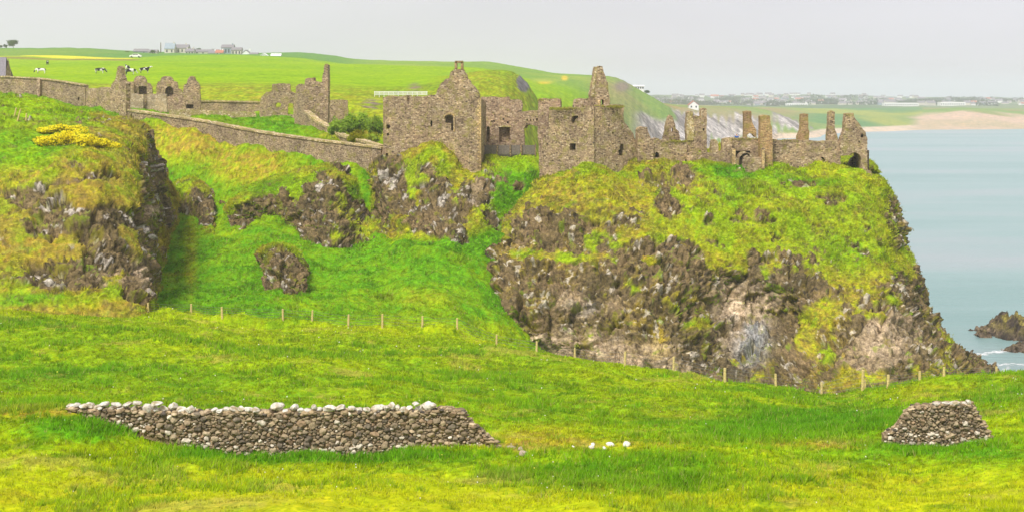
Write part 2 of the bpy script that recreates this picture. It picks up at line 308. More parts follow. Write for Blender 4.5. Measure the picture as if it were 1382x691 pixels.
# palettes (linear albedo)
c_ = lambda *a: np.array(a)
LUSH, MID, LIME, OLIVE, BROWN, DEEP = c_(.095, .26, .006), c_(.20, .33, .005), c_(.36, .42, .004), c_(.37, .33, .015), c_(.28, .18, .04), c_(.03, .12, .006)
def grass_col(P, lush, dry, seed=0):
    n1 = fbm(P, .09, 4, 50+seed); n2 = fbm(P, .45, 4, 60+seed); n3 = fbm(P, 1.7, 3, 70+seed)
    t = np.clip(.5+n1*.45+n2*.35+n3*.2, 0, 1)
    c = mixc(MID[None], LIME[None], t)
    n4 = fbm(P, 4.2, 2, 75+seed); n5 = fbm(P, 1.1, 4, 77+seed, .7)
    c = mixc(c, LUSH[None], np.clip(lush+n2*.45-n1*.2+n4*.25, 0, 1))
    c = mixc(c, OLIVE[None], np.clip(dry*1.0+n2*.5*dry+n3*.35*(dry+.15)+n1*.2*dry, 0, .95))
    c = mixc(c, BROWN[None], np.clip((dry-.25)*1.1+n3*.7+n2*.3-.28, 0, .75)*np.clip(dry*2, 0, 1))
    c = mixc(c, (DEEP*1.6)[None], np.clip((n5-.38)*1.6+n4*.2, 0, .55)*np.clip(.35+dry+lush*.6, 0, 1))
    if seed >= 7:                                 # sheep-cropped cliff turf: duller, with bare earth and dead stalks
        n6 = fbm(P, .8, 5, 78+seed, .75); c = mixc(c, c_(.20, .19, .035)[None], np.clip(.28+n6*.8, 0, .7)*np.clip(dry*1.3, 0, 1)); c = mixc(c, c_(.10, .07, .035)[None], sstep(.42, .62, fbm(P, 1.3, 4, 79+seed, .7)+dry*.1)*.6)
        c = mixc(c, MID[None]*1.05, sstep(.1, .5, fbm(P, .3, 4, 76+seed))*.7)
    return c*(1+np.clip(n4*.5+n5*.2, -.4, .5))[:, None]
PB = np.stack([X.ravel(), yy, GZ.ravel()], -1); pyr = HY-PB[:, 2]/yy*F
fg = 1-sstep(120, 128, yy)
lush = np.where(yy < 126, .28*sstep(470, 520, pyr)*(1-sstep(570, 640, pyr)) + blobs(pxr, pyr, [(850, 640, 160, 30, .8), (120, 575, 90, 22, .7), (330, 612, 130, 14, .7), (500, 617, 190, 9, 1.1), (1130, 565, 120, 22, .7), (1260, 610, 130, 18, .6), (1000, 575, 100, 16, .5), (60, 500, 120, 25, .3)]),
    .75)
dry = np.where(yy < 126, .34*sstep(610, 670, pyr) + blobs(pxr, pyr, [(740, 585, 60, 14, .5), (50, 556, 70, 8, .9), (1100, 600, 110, 7, .6), (820, 598, 140, 8, .4), (1270, 528, 70, 12, .35), (900, 560, 90, 14, .25), (300, 660, 220, 28, .15), (690, 600, 40, 10, .7)]),
    blobs(pxr, pyr, [(250, 190, 70, 28, .9), (340, 225, 60, 26, .75), (257, 345, 9, 55, .42), (235, 370, 22, 3, .4), (480, 180, 50, 28, .6), (30, 150, 60, 20, .5), (560, 400, 60, 15, .25)]))
lush = np.where((yy >= 126) & (yy < 235), .8-dry*.6 - .35*sstep(420, 445, pyr), lush)
lush = np.where(yy >= 235, .25, lush)
colg = grass_col(PB, lush, dry)
colg = mixc(colg, c_(.42, .47, .006)[None], sstep(590, 690, pyr+fbm(P3, .15, 4, 97)*60)*(yy < 60)*np.clip(.62-lush, 0, 1))
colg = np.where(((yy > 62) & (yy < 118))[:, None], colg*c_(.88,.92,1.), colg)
nr = (yy < 126); q1 = fbm(P3, .55, 5, 98, .72); q2 = fbm(P3, .28, 5, 99, .65)
colg = mixc(colg, LUSH[None]*.62, nr*sstep(.12, .62, q1+lush*.35-dry*.3)*.62)
colg = mixc(colg, c_(.40, .33, .07)[None], nr*sstep(.30, .62, q2+dry*.45-lush*.3)*.45)
# rough coastal pasture behind the ruins, then the bright grazed field
rough = sstep(235, 250, yy)*(1-sstep(318, 352, yy+fbm(P3, .02, 3, 80)*18))
rough = np.maximum(rough, sstep(560, 620, pxr)*sstep(240, 300, yy)*(1-sstep(430, 470, yy)))
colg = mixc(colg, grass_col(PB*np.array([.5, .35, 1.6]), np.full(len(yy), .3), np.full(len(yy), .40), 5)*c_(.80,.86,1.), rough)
field = sstep(318, 352, yy+fbm(P3, .02, 3, 80)*18)*(1-sstep(560, 620, pxr)*(1-sstep(430, 470, yy)))
fc = mixc(c_(.235, .37, .000)[None], c_(.19, .34, .001)[None], np.clip(.5+fbm(P3, .02, 4, 81), 0, 1))
colg = mixc(colg, fc, field)
w = sstep(655, 662, yy)*(1-sstep(678, 684, yy))*(pxr < 190); colg = mixc(colg, c_(.22, .17, .05)[None], w*.8)
w = sstep(690, 700, yy)*(1-sstep(738, 750, yy))*(1-sstep(165, 190, pxr)); colg = mixc(colg, c_(.62, .56, .03)[None], w)
w = sstep(745, 760, yy)*(pxr < 760); colg = mixc(colg, mixc(c_(.10, .23, .04)[None], c_(.15, .26, .03)[None], np.clip(.5+fbm(P3, .006, 3, 82)*1.5, 0, 1)), w)
w = sstep(640, 700, yy)*sstep(440, 520, pxr); colg = mixc(colg, mixc(c_(.16, .28, .03)[None], c_(.22, .31, .04)[None], np.clip(.5+fbm(P3, .009, 3, 83)*1.5, 0, 1)), w)
# far coast: olive and green fields, chalk cliffs, sand
w = sstep(780, 850, pxr)*(yy > 550); oc = mixc(c_(.17, .27, .05)[None], c_(.27, .23, .09)[None], np.clip(.5+fbm(P3, .008, 4, 84)*1.6, 0, 1)); colg = mixc(colg, oc, w)
colg = mixc(colg, c_(.33, .26, .16)[None], np.clip(blobs(pxr, pyr, [(1000, 160, 60, 7, .8), (960, 150, 60, 5, .5)]), 0, 1)*(yy > 850))
colg = mixc(colg, c_(.55, .42, .03)[None], np.clip(blobs(pxr, pyr, [(762, 106, 4, 3, 1.5), (735, 112, 9, 2, 1)]), 0, 1)*(yy > 500))
colg = mixc(colg, c_(.36, .40, .06)[None], np.clip(blobs(pxr, pyr, [(735, 109, 20, 3, 1)]), 0, 1)*(yy > 500)*.6)
w = sstep(1050, 1110, pxr)*(yy > 1230)*(yy < 1900)*(pxr < 1245); colg = mixc(colg, mixc(c_(.10, .22, .06)[None], c_(.27, .31, .05)[None], np.clip(.5+fbm(P3, .006, 3, 85)*2, 0, 1)), w)
gz, gx = np.gradient(GZ); slope = np.abs(gz/np.gradient(GY, axis=0)).ravel()
slx = np.abs(gx/np.gradient(X, axis=1)).ravel(); slope = np.hypot(slope, slx)
chalk = sstep(.38, .6, slope+fbm(P3, .03, 4, 86)*.22)*(yy > 560)*(yy < 1260)*sstep(845, 872, pxr)*(1-sstep(-15, -11, PB[:, 2]+fbm(P3, .02, 3, 96)*5-sstep(930, 1080, pxr)*4))*(PB[:, 2] > -36.5)
colg = mixc(colg, mixc(c_(.28, .25, .23)[None], c_(.60, .56, .53)[None], np.clip(.5+fbm(P3, .05, 4, 87)*1.4, 0, 1)), chalk)
sand = (1-sstep(-33.6, -32.2, PB[:, 2]+fbm(P3, .01, 3, 88)*.6))*(yy > 800)
colg = mixc(colg, c_(.55, .44, .33)[None], sand)
dune = sstep(1235, 1262, pxr+fbm(P3, .01, 3, 89)*22)*(yy > 1250)*(1-sstep(1440, 1480, yy+fbm(P3, .012, 3, 90)*60))
colg = mixc(colg, mixc(c_(.50, .37, .27)[None], c_(.40, .33, .20)[None], np.clip(.2+fbm(P3, .012, 4, 91)*1.2, 0, 1)), dune)
w = (yy > 1900)*(pxr > 800); colg = mixc(colg, mixc(c_(.10, .16, .07)[None], c_(.17, .22, .11)[None], np.clip(.5+fbm(P3, .004, 4, 92)*1.5, 0, 1)), w*1.0)
# rock in the headland behind the castle
rkg = chalk.copy()
hr = np.clip(blobs(pxr, pyr, [(707, 112, 9, 12, 1.4), (736, 122, 9, 8, 1.2)]), 0, 1)*(yy > 330)*(yy < 450); hr = sstep(.35, .6, hr+fbm(P3, .2, 3, 93)*.3)
colg = mixc(colg, c_(.17, .16, .16)[None], hr); rkg = np.maximum(rkg, hr)
hr = np.clip(blobs(pxr, pyr, [(500, 143, 14, 8, 1.3), (560, 118, 8, 5, 1.), (500, 172, 12, 10, .8)]), 0, 1)*(yy > 225)*(yy < 420)*sstep(-.2, .3, fbm(P3, .3, 3, 94)+.1)
colg = mixc(colg, c_(.23, .16, .14)[None], hr); rkg = np.maximum(rkg, hr*.7)
hr = np.clip(blobs(pxr, pyr, [(840, 117, 12, 7, 1.2)]), 0, 1)*(yy > 600); colg = mixc(colg, c_(.22, .17, .14)[None], hr*.9)
hr = (yy < 120)*(yy > 104)*sstep(.3, .7, fbm(P3, .5, 4, 95)+.4)*blobs(pxr, pyr, [(1125, 560, 25, 20, 1)]); 
nC = len(PXc)
def grid_faces(r0, r1, nc):
    a = (np.arange(r0, r1)[:, None]*nc + np.arange(nc-1)[None]).ravel() - r0*nc
    return np.stack([a, a+1, a+nc+1, a+nc], -1)
def ground_sheet(name, Ya, Yb, mat):
    r0 = int(np.searchsorted(Yrows, Ya)); r1 = min(int(np.searchsorted(Yrows, Yb)), len(Yrows)-1)
    sl = slice(r0*nC, (r1+1)*nC); V = PB[sl]; cl = colg[sl]; rk = rkg[sl]; fcs = grid_faces(r0, r1, nC)
    if r0 == 0:                                   # carry the turf on under and behind the camera
        e = V[:nC].copy(); e[:, 1] = -60; e[:, 2] = -6.5; e[:, 0] = np.linspace(-90, 90, nC); b = len(V)
        V = np.r_[V, e]; cl = np.r_[cl, cl[:nC]]; rk = np.r_[rk, rk[:nC]]; j = np.arange(nC-1)
        fcs = np.r_[fcs, np.stack([b+j, b+j+1, j+1, j], -1)]
    return tag(mesh_np(name, V, fcs, mat, col=cl, rk=rk), kind='structure')
ground_sheet('ground', 0, 235, M_LAND); ground_sheet('fields', 235, 1000, M_FAR); ground_sheet('hills', 1000, 9999, M_FAR)

# ------------------------------------------------------------ cliffs and rock masses (lofted sheets, displaced)
def resample(row, n):
    p = np.array(row, float); w3 = np.stack([W(*q) for q in p]); d = np.r_[0, np.cumsum(np.linalg.norm(np.diff(w3, axis=0), axis=1))]; d /= d[-1]
    t = np.linspace(0, 1, n); out = np.empty((n, 3))
    i = np.clip(np.searchsorted(d, t, side='right')-1, 0, len(d)-2); u = (t-d[i])/(d[i+1]-d[i])
    g = lambda k: w3[np.clip(k, 0, len(d)-1)]
    p0, p1, p2, p3 = g(i-1), g(i), g(i+1), g(i+2)
    h1 = (d[i+1]-d[i]); hm = np.maximum(d[np.clip(i+1, 0, len(d)-1)]-d[np.clip(i-1, 0, len(d)-1)], 1e-6); hp = np.maximum(d[np.clip(i+2, 0, len(d)-1)]-d[i], 1e-6)
    m1 = (p2-p0)/hm[:, None]*h1[:, None]; m2 = (p3-p1)/hp[:, None]*h1[:, None]; u = u[:, None]
    return p1*(2*u**3-3*u**2+1)+m1*(u**3-2*u**2+u)+p2*(-2*u**3+3*u**2)+m2*(u**3-u**2)
TUFT_SRC = []
GCOL = (HY-GZ/GY*F)
def seat(rows, kb, wts=None):
    # slide the outcrop along the ground until its foot stands in the turf
    bx = [q[0] for q in rows[kb]]; dl = []
    for x, y, Y in rows[kb]:
        j = int(np.clip((x-PXc[0])/2, 0, nC-1)); sel = np.where((Yrows > 128) & (Yrows < 230) & (GCOL[:, j] <= y))[0]
        dl.append((Yrows[sel[0]]+.6-Y) if len(sel) else 0)
    o = np.argsort(bx); bx = np.array(bx)[o]; dl = np.array(dl)[o]; k = len(rows)
    wts = wts or [1]*k; out = [[(x, y, Y+w_*float(np.interp(x, bx, dl))) for x, y, Y in r] for r, w_ in zip(rows, wts)]
    return out
def rock_mass(name, rows, nu, nv, rockf, colf, amp=1.0, seed=0, gdisp=.3, kb=None, wts=None):
    if kb is not None: rows = seat(rows, kb, wts)
    R = np.stack([resample(r, nu) for r in rows]); k = len(rows)
    d = np.r_[0, np.cumsum([np.linalg.norm(R[i+1]-R[i], axis=1).mean() for i in range(k-1)])]; t = np.linspace(0, d[-1], nv)
    G = np.empty((nv, nu, 3))
    for a in range(nv):
        i = min(int(np.searchsorted(d, t[a], side='right')-1), k-2); h = d[i+1]-d[i]; u = (t[a]-d[i])/h
        g = lambda q: R[min(max(q, 0), k-1)]; D_ = lambda q: d[min(max(q, 0), k-1)]
        m1 = (g(i+1)-g(i-1))/max(D_(i+1)-D_(i-1), 1e-6)*h; m2 = (g(i+2)-g(i))/max(D_(i+2)-D_(i), 1e-6)*h
        G[a] = g(i)*(2*u**3-3*u**2+1)+m1*(u**3-2*u**2+u)+g(i+1)*(-2*u**3+3*u**2)+m2*(u**3-u**2)
    du = np.gradient(G, axis=1); dv = np.gradient(G, axis=0); nrm = np.cross(dv, du); nrm /= np.linalg.norm(nrm, axis=-1, keepdims=True)+1e-9
    nrm = nrm.reshape(-1, 3); P = G.reshape(-1, 3)
    px = P[:, 0]/P[:, 1]*F+CX; py = HY-P[:, 2]/P[:, 1]*F
    nz = fbm(P, .35, 5, 100+seed, .6)
    prob = rockf(px, py, nrm, P)
    rk = sstep(.43, .60, prob+nz*.5+fbm(P, 1.1, 4, 150+seed, .65)*.32)
    Pw = P + np.stack([fbm(P, .5, 2, 160+seed), fbm(P, .5, 2, 161+seed), fbm(P, .5, 2, 162+seed)], -1)*.5
    f1, f2, idA, fA = worley(Pw*np.array([.42, .42, .33]), seed); g1, g2, idB, fB = worley(Pw*np.array([1.1, 1.1, .9]), seed+9); h1, h2, idC, fC = worley(Pw*np.array([2.6, 2.6, 2.2]), seed+19)
    disp = fbm(P, .12, 3, 170+seed)*.7*amp + (1-rk)*(fbm(P, .5, 3, 180+seed)*gdisp + np.abs(fbm(P, 1.4, 2, 190+seed))*.18)
    disp += rk*amp*((idA-.5)*1.3 + fA*1.9 - np.exp(-((f2-f1)/.06)**2)*.5 + (idB-.5)*.45 + fB*.8 - np.exp(-((g2-g1)/.07)**2)*.25 + (idC-.5)*.16 + fC*.3 + fbm(P, .9, 5, 200+seed, .65)*.25)
    V = P + nrm*disp[:, None]
    col = colf(px, py, P, rk, idA, idB, nz, nrm)
    # stone shows where the grassy sheet breaks; grass colonises ledges
    Gd = V.reshape(nv, nu, 3); n2 = np.cross(np.gradient(Gd, axis=0), np.gradient(Gd, axis=1)); n2 = -n2/(np.linalg.norm(n2, axis=-1, keepdims=True)+1e-9)
    up = np.clip(n2[..., 2].ravel(), -1, 1)
    ledge = rk*np.clip(sstep(.50, .78, up + fbm(P, .8, 3, 210+seed)*.25)*.9 + sstep(.26, .50, fbm(P, .8, 5, 215+seed, .75)+.15*up)*.62, 0, .92)
    moss = mixc(OLIVE[None]*.62, MID[None]*.9, np.clip(.5+fbm(P, .6, 3, 220+seed), 0, 1))
    col = mixc(col, moss, ledge); rk = rk*(1-ledge)
    fc = grid_faces(0, nv-1, nu)[:, ::-1]
    o = tag(mesh_np(name, V, fc, M_LAND, col=col, rk=rk), kind='structure')
    TUFT_SRC.append((V, col, (1-rk)**2, nu, nv)); return V
BAS = c_(.185, .142, .066); BASD = c_(.066, .053, .032); BASP = c_(.225, .162, .085); PALE = c_(.72, .57, .40); BLUE = c_(.30, .32, .34); LICH = c_(.45, .34, .03)
def rock_cols(P, px, py, idA, idB, seed, pale=None, lich=None, blue=None):
    n = fbm(P, .3, 4, 300+seed); m = fbm(P, 1.2, 4, 310+seed)
    c = mixc(BAS[None], BASP[None], np.clip(.45+n*.6+(idA-.5)*.7, 0, 1)); c = mixc(c, BASD[None], np.clip(.3+m*.7+(idB-.5)*.8-n*.3, 0, .9))
    if blue is not None: c = mixc(c, BLUE[None], np.clip(blue+m*.4*(blue > .1), 0, .85))
    if lich is not None: c = mixc(c, LICH[None], np.clip(lich+m*.8-.25, 0, .8)*(lich > .05))
    sp = sstep(.52, .66, m+(idB-.5)*.5+fbm(P, 3.5, 2, 330+seed)*.25); c = mixc(c, c_(.58, .53, .46)[None], sp*.75)
    c = mixc(c, c_(.035, .03, .028)[None], sstep(.40, .6, fbm(P, 1.6, 4, 340+seed, .7)-(idB-.5)*.3-.06)*.85)  # near-black crevice shade painted into the rock by noise
    if pale is not None: c = mixc(c, mixc(PALE[None], BASP[None], np.clip(.35+m*.8, 0, 1)), np.clip(pale*1.15+n*.5*(pale > .1)+m*.45*(pale > .1), 0, .95))
    return c

# main castle rock
R_MAIN = [
 [(690,262,215),(727,230,212),(805,205,210),(870,207,210),(960,210,205),(990,198,204),(1035,198,204),(1060,206,205),(1120,212,205),(1160,215,204),(1176,225,203)],
 [(690,255,196),(727,240,188),(805,217,186),(870,220,186),(960,214,188),(990,198,192),(1035,198,192),(1065,216,188),(1120,224,186),(1168,225,187),(1184,235,190)],
 [(688,268,184),(727,250,177),(760,236,175),(803,219,173.5),(848,243,175),(872,225,177),(930,221,178),(985,227,178),(1010,236,178),(1060,230,177),(1100,238,177),(1135,230,177),(1172,233,178),(1190,243,184),(1184,243,198)],
 [(678,298,183),(702,285,173),(760,268,170),(810,262,168),(850,278,168),(930,272,170),(1000,272,171),(1100,275,171),(1170,275,171),(1204,287,176),(1211,298,188),(1200,298,205)],
 [(655,350,178),(668,332,168),(720,325,165),(800,330,163),(860,335,162),(900,338,163),(1000,335,166),(1100,330,168),(1180,335,167),(1220,343,173),(1218,345,190),(1205,345,205)],
 [(645,395,176),(650,385,163),(690,385,159),(760,390,158),(820,392,157),(900,395,158),(960,372,162),(1010,368,164),(1060,375,163),(1130,382,163),(1200,388,163),(1240,397,170),(1236,400,190),(1220,400,205)],
 [(643,440,173),(651,435,160),(690,440,156),(760,445,155),(820,448,154),(900,450,153),(950,435,158),(1000,430,162),(1060,438,161),(1130,440,157),(1200,440,157),(1266,446,167),(1262,450,190),(1250,445,205)],
 [(640,480,172),(656,475,160),(720,480,156),(800,488,152),(860,500,150),(900,500,149),(960,492,154),(1000,490,156),(1060,495,154),(1130,490,151),(1200,482,150),(1270,476,156),(1308,482,165),(1306,482,185),(1300,478,205)],
 [(640,510,168),(665,515,159),(760,520,153),(830,530,149),(900,535,147),(1000,530,151),(1130,530,148),(1200,520,147),(1280,505,152),(1334,501,163),(1335,500,185),(1325,490,205)],
 [(640,575,166),(665,575,158),(760,575,151),(830,585,148),(900,590,146),(1000,585,149),(1130,585,146),(1200,578,146),(1290,550,151),(1352,522,164),(1350,508,185),(1340,500,205)]]
RB = ([650,700,740,790,830,860,890,930,960,1000,1060,1120,1180,1215,1240,1280,1340], [338,300,300,330,345,330,345,325,372,372,362,385,395,372,372,470,478])
def rk_main(px, py, n, P):
    b = np.interp(px, *RB); r = .15+.85*sstep(-25, 22, py-b)
    r += blobs(px, py, [(900,243,24,16,.8),(870,240,10,16,.6),(905,285,18,16,.7),(885,275,14,12,.5),(745,290,40,14,.3),(955,300,12,8,.4),(760,300,65,14,.45),(780,312,18,10,.4),(1125,270,30,11,.65),(1030,290,14,5,.4),(895,262,10,20,.5),(860,300,30,18,.4),(925,345,40,22,.5),(1203,288,10,16,.6),(1210,330,8,30,.5),(1015,352,8,18,.6),(1060,352,60,8,.5),(1040,300,8,4,.4),(780,232,10,5,.4),(1080,250,10,4,.3)])
    r -= blobs(px, py, [(1085,455,18,30,.45),(1140,430,26,16,.5),(1195,425,30,10,.55),(1215,455,14,16,.4),(1050,500,30,12,.35),(960,480,14,20,.35),(900,400,26,10,.35),(720,400,26,7,.3),(1108,470,28,62,.55),(1236,498,58,24,.5),(1165,405,60,14,.5),(850,385,30,14,.25),(945,440,16,14,.7),(760,345,50,10,.45),(700,345,30,14,.4),(940,395,12,18,.4),(1018,520,18,14,.6),(930,505,14,10,.4),(1075,420,40,10,.35),(870,352,22,8,.5),(800,350,40,10,.4),(835,490,30,14,.3),(1150,515,30,14,.6)])
    r += np.clip(blobs(px, py, [(880,505,46,22,.5),(1010,415,45,40,.4),(1190,470,40,26,.4)]), 0, .6)
    return r
def col_main(px, py, P, rk, idA, idB, nz, n):
    lush = .30*sstep(0, 1, (px-840)/200)*(1-sstep(330, 420, py)) + blobs(px, py, [(985,265,30,25,.5),(895,300,30,20,.6),(940,300,20,35,.5),(820,238,30,16,.4),(1140,340,50,30,.4),(960,232,30,10,.6),(1090,245,60,8,.6),(1000,235,60,8,.7),(700,250,25,25,.7),(1160,360,30,20,.3)])
    dry = .72-.25*sstep(900, 1000, px)*(1-sstep(330, 400, py)) - lush*.5
    g = grass_col(P, np.clip(lush-.1, 0, 1), np.clip(dry, 0, 1), 7)
    pale = blobs(px, py, [(760,468,85,22,.75),(700,462,40,18,.6),(880,508,50,20,.9),(1012,405,42,30,.8),(985,440,25,35,.4),(1195,460,42,24,.75),(1170,495,30,20,.4),(800,410,45,25,.35),(890,470,30,20,.4),(1130,340,20,10,.3)])
    lich = .12+blobs(px, py, [(893,455,16,30,.9),(700,340,40,16,.35),(1120,470,40,60,.35),(850,420,40,30,.3),(870,480,30,25,.35),(740,350,50,20,.4)])
    blue = blobs(px, py, [(1012,455,28,38,.95),(785,412,20,10,.5),(990,425,18,18,.5)])
    r = rock_cols(P, px, py, idA, idB, 1, pale, lich, blue)
    return mixc(g, r, rk)
rock_mass('castle_rock', R_MAIN, 660, 470, rk_main, col_main, 1.0, 1)
# grassy rock under the gatehouse and the bridge
R_GATE = [
 [(490,235,205),(560,222,205),(640,222,205),(700,218,205),(740,222,205)],
 [(492,230,189),(515,217,181),(555,205,180),(580,195,178),(605,206,178),(622,230,178),(646,236,179),(658,208,183),(690,207,184),(725,209,184),(745,215,186)],
 [(490,268,187),(513,255,178),(560,243,174),(600,243,174),(645,255,175),(690,247,178),(720,246,180),(745,250,183)],
 [(495,296,183),(520,290,173),(560,290,170),(600,293,169),(640,290,170),(680,290,174),(720,290,177),(745,290,178)],
 [(495,322,178),(530,316,170),(570,316,167),(610,322,165),(650,322,168),(690,325,170),(720,330,173),(745,330,174)],
 [(490,365,174),(530,360,165),(570,362,163),(610,368,162),(650,375,163),(690,380,164),(745,390,166)]]
def rk_gate(px, py, n, P):
    return .2+blobs(px, py, [(528,252,22,46,.95),(588,285,24,34,.8),(645,262,24,17,.9),(618,300,16,26,.7),(600,247,18,12,.5),(505,305,22,20,.7),(560,300,14,14,.4),(655,300,20,18,.3),(700,254,12,8,.5),(575,225,10,6,.3)])-.7*sstep(322, 345, py)
def col_gate(px, py, P, rk, idA, idB, nz, n):
    lush = blobs(px, py, [(700,240,50,40,.9),(690,300,45,50,.9),(640,335,80,22,1),(500,280,14,30,.5),(560,345,80,22,1)]); dry = np.clip(.75-lush*.8, 0, 1)
    g = grass_col(P, lush, dry, 8); r = rock_cols(P, px, py, idA, idB, 2, pale=blobs(px, py, [(640,262,10,18,.4)])); return mixc(g, r, rk)
rock_mass('gatehouse_rock', R_GATE, 300, 230, rk_gate, col_gate, .75, 2)
# outcrop ridge in the valley
R_RIDGE = [
 [(300,285,190),(330,262,188),(370,235,186),(410,222,186),(450,222,187),(500,228,190),(525,250,186)],
 [(303,282,182),(330,262,178),(365,242,177),(410,226,178),(445,221,180),(480,226,182),(510,240,184),(525,262,180)],
 [(306,285,178),(330,271,172),(370,260,170),(400,250,168),(432,238,168),(458,240,169),(482,262,171),(505,268,176),(527,280,175)],
 [(309,298,176),(340,286,170),(380,282,167),(408,283,164),(438,285,163),(468,293,164),(492,296,167),(527,300,171)],
 [(312,310,174),(345,300,169),(385,305,165),(408,322,160),(438,345,157.5),(462,352,157.5),(490,335,160),(527,322,168)],
 [(315,332,170),(345,325,165),(385,338,160),(410,352,156),(438,372,154),(465,378,154),(495,360,157),(527,345,164)]]
def rk_ridge(px, py, n, P):
    top = np.interp(px, [300,330,370,400,430,460,500], [280,272,266,250,232,240,262])
    return .08+.72*sstep(-8, 8, py-top)-blobs(px, py, [(390,305,14,12,.5),(478,262,16,16,.7),(405,262,14,7,.4),(455,320,12,8,.3),(500,310,16,14,.4)])+blobs(px, py, [(470,228,25,10,.6),(430,290,25,30,.3)])-.8*sstep(352, 368, py)
def col_ridge(px, py, P, rk, idA, idB, nz, n):
    lush = blobs(px, py, [(390,250,60,18,.8),(478,262,20,18,.8),(340,262,40,12,.5)])+.9*sstep(330, 350, py); g = grass_col(P, lush, np.clip(.6-lush*.6, 0, 1), 9)
    return mixc(g, rock_cols(P, px, py, idA, idB, 3), rk)
rock_mass('valley_outcrop', R_RIDGE, 300, 200, rk_ridge, col_ridge, .75, 3, kb=4)
# small rock beside the left hill
R_SMALL = [[(215,275,190),(240,252,188),(262,248,188),(285,262,188),(292,290,190)],
 [(216,270,183),(236,253,180),(256,243,178),(270,252,179),(284,275,180),(290,300,184)],
 [(220,285,180),(238,273,176),(256,266,174),(274,282,174),(285,298,178),(290,306,182)],
 [(222,300,178),(240,292,175),(258,297,173),(275,306,173),(286,309,177),(290,312,182)],
 [(222,318,174),(240,312,172),(260,316,170),(276,322,170),(288,324,175)]]
rock_mass('valley_rock', R_SMALL, 110, 100, lambda px, py, n, P: .15+.75*sstep(-6, 8, py-np.interp(px, [220,240,258,275], [292,268,250,255]))-.7*sstep(303, 315, py),
  lambda px, py, P, rk, a, b, nz, n: mixc(grass_col(P, np.full(len(P), .3), np.full(len(P), .45), 10), rock_cols(P, px, py, a, b, 4), rk), .5, 4, kb=3)
# round rock low in the valley
R_LOW = [[(345,350,166),(365,338,164),(385,335,163),(405,345,164),(420,368,166)],
 [(346,348,161),(362,334,158),(382,328,157.5),(400,336,158),(416,362,161)],
 [(350,362,156),(366,352,153),(384,350,152.5),(402,360,153),(416,376,157)],
 [(353,378,154),(370,374,151),(388,376,150.5),(403,382,151.5),(415,388,156)],
 [(358,395,152),(373,396,149.5),(388,400,149),(402,400,150),(413,398,155)],
 [(360,412,150),(375,415,148),(390,418,147),(404,416,149),(412,412,154)]]
rock_mass('low_valley_rock', R_LOW, 110, 110, lambda px, py, n, P: .3+.7*sstep(-6, 8, py-np.interp(px, [350,382,414], [343,330,350]))-.7*sstep(392, 402, py),
  lambda px, py, P, rk, a, b, nz, n: mixc(grass_col(P, np.full(len(P), .3), np.full(len(P), .6), 11), rock_cols(P, px, py, a, b, 5), rk), .55, 5, kb=4)
# left hill
R_HILL = [
 [(-260,150,212),(0,165,207),(100,182,203),(170,205,200),(200,235,198),(222,262,196)],
 [(-260,128,192),(0,141,190),(60,145,188),(110,158,186),(160,172,184),(190,190,182),(214,228,182),(232,262,184)],
 [(-260,120,172),(0,133,168),(50,137,168),(100,148,168),(150,158,168),(180,163,168),(196,172,170),(209,205,171),(222,240,172),(238,272,175)],
 [(-260,150,154),(0,163,150),(60,167,151),(110,168,152),(160,172,155),(188,180,158),(200,200,163),(213,225,168),(226,258,170),(240,286,172)],
 [(-260,205,138),(0,205,138),(60,205,139),(120,205,141),(165,210,145),(188,220,150),(200,240,156),(212,262,161),(226,280,166),(238,295,169)],
 [(-260,270,131),(0,258,132),(60,255,132),(120,254,133.5),(165,258,137),(190,262,143),(199,275,150),(207,290,155),(222,296,162),(237,304,166)],
 [(-260,330,127),(0,318,127),(60,316,127.5),(120,318,128),(165,318,131),(190,318,136),(198,325,143),(203,330,149),(210,325,156),(230,320,162)],
 [(-260,380,123),(0,362,124),(40,366,123.5),(90,370,123),(140,370,124.5),(180,368,128),(199,372,133),(203,372,141),(206,365,148),(220,348,158)],
 [(-260,412,121),(0,388,120.5),(50,396,120),(100,402,120.5),(150,405,121.5),(185,408,123),(203,406,127),(205,404,135),(207,390,143),(215,370,152)],
 [(-260,450,118),(0,425,117),(50,432,117),(100,436,118),(150,438,119),(190,440,121),(206,440,124),(209,435,134),(210,420,142),(216,400,150)]]
def rk_hill(px, py, n, P):
    r = .22+blobs(px, py, [(50,280,30,26,.5),(130,330,40,40,.3),(75,290,26,24,.7),(105,300,28,20,.6),(55,315,22,14,.4),(145,285,20,10,.45),(85,372,42,18,.95),(60,372,20,14,.6),(150,345,22,22,.7),(175,345,22,40,.5),(188,390,22,24,.95),(198,340,10,60,.8),(160,300,22,16,.5),(205,235,14,45,.9),(216,285,16,28,.8),(196,292,10,16,.6),(115,385,40,10,.6),(30,260,30,12,.4),(150,360,22,10,.5),(150,240,30,7,.35),(180,290,10,14,.6),(120,345,20,12,.4),(35,310,16,10,.3)])
    r -= blobs(px, py, [(168,316,12,10,.6),(108,338,18,12,.4),(178,330,7,20,.4),(209,265,8,8,.7),(165,365,7,10,.3)])+.5*sstep(-6, 6, py-np.interp(px, [0,60,110,200], [385,396,405,412]))
    return r
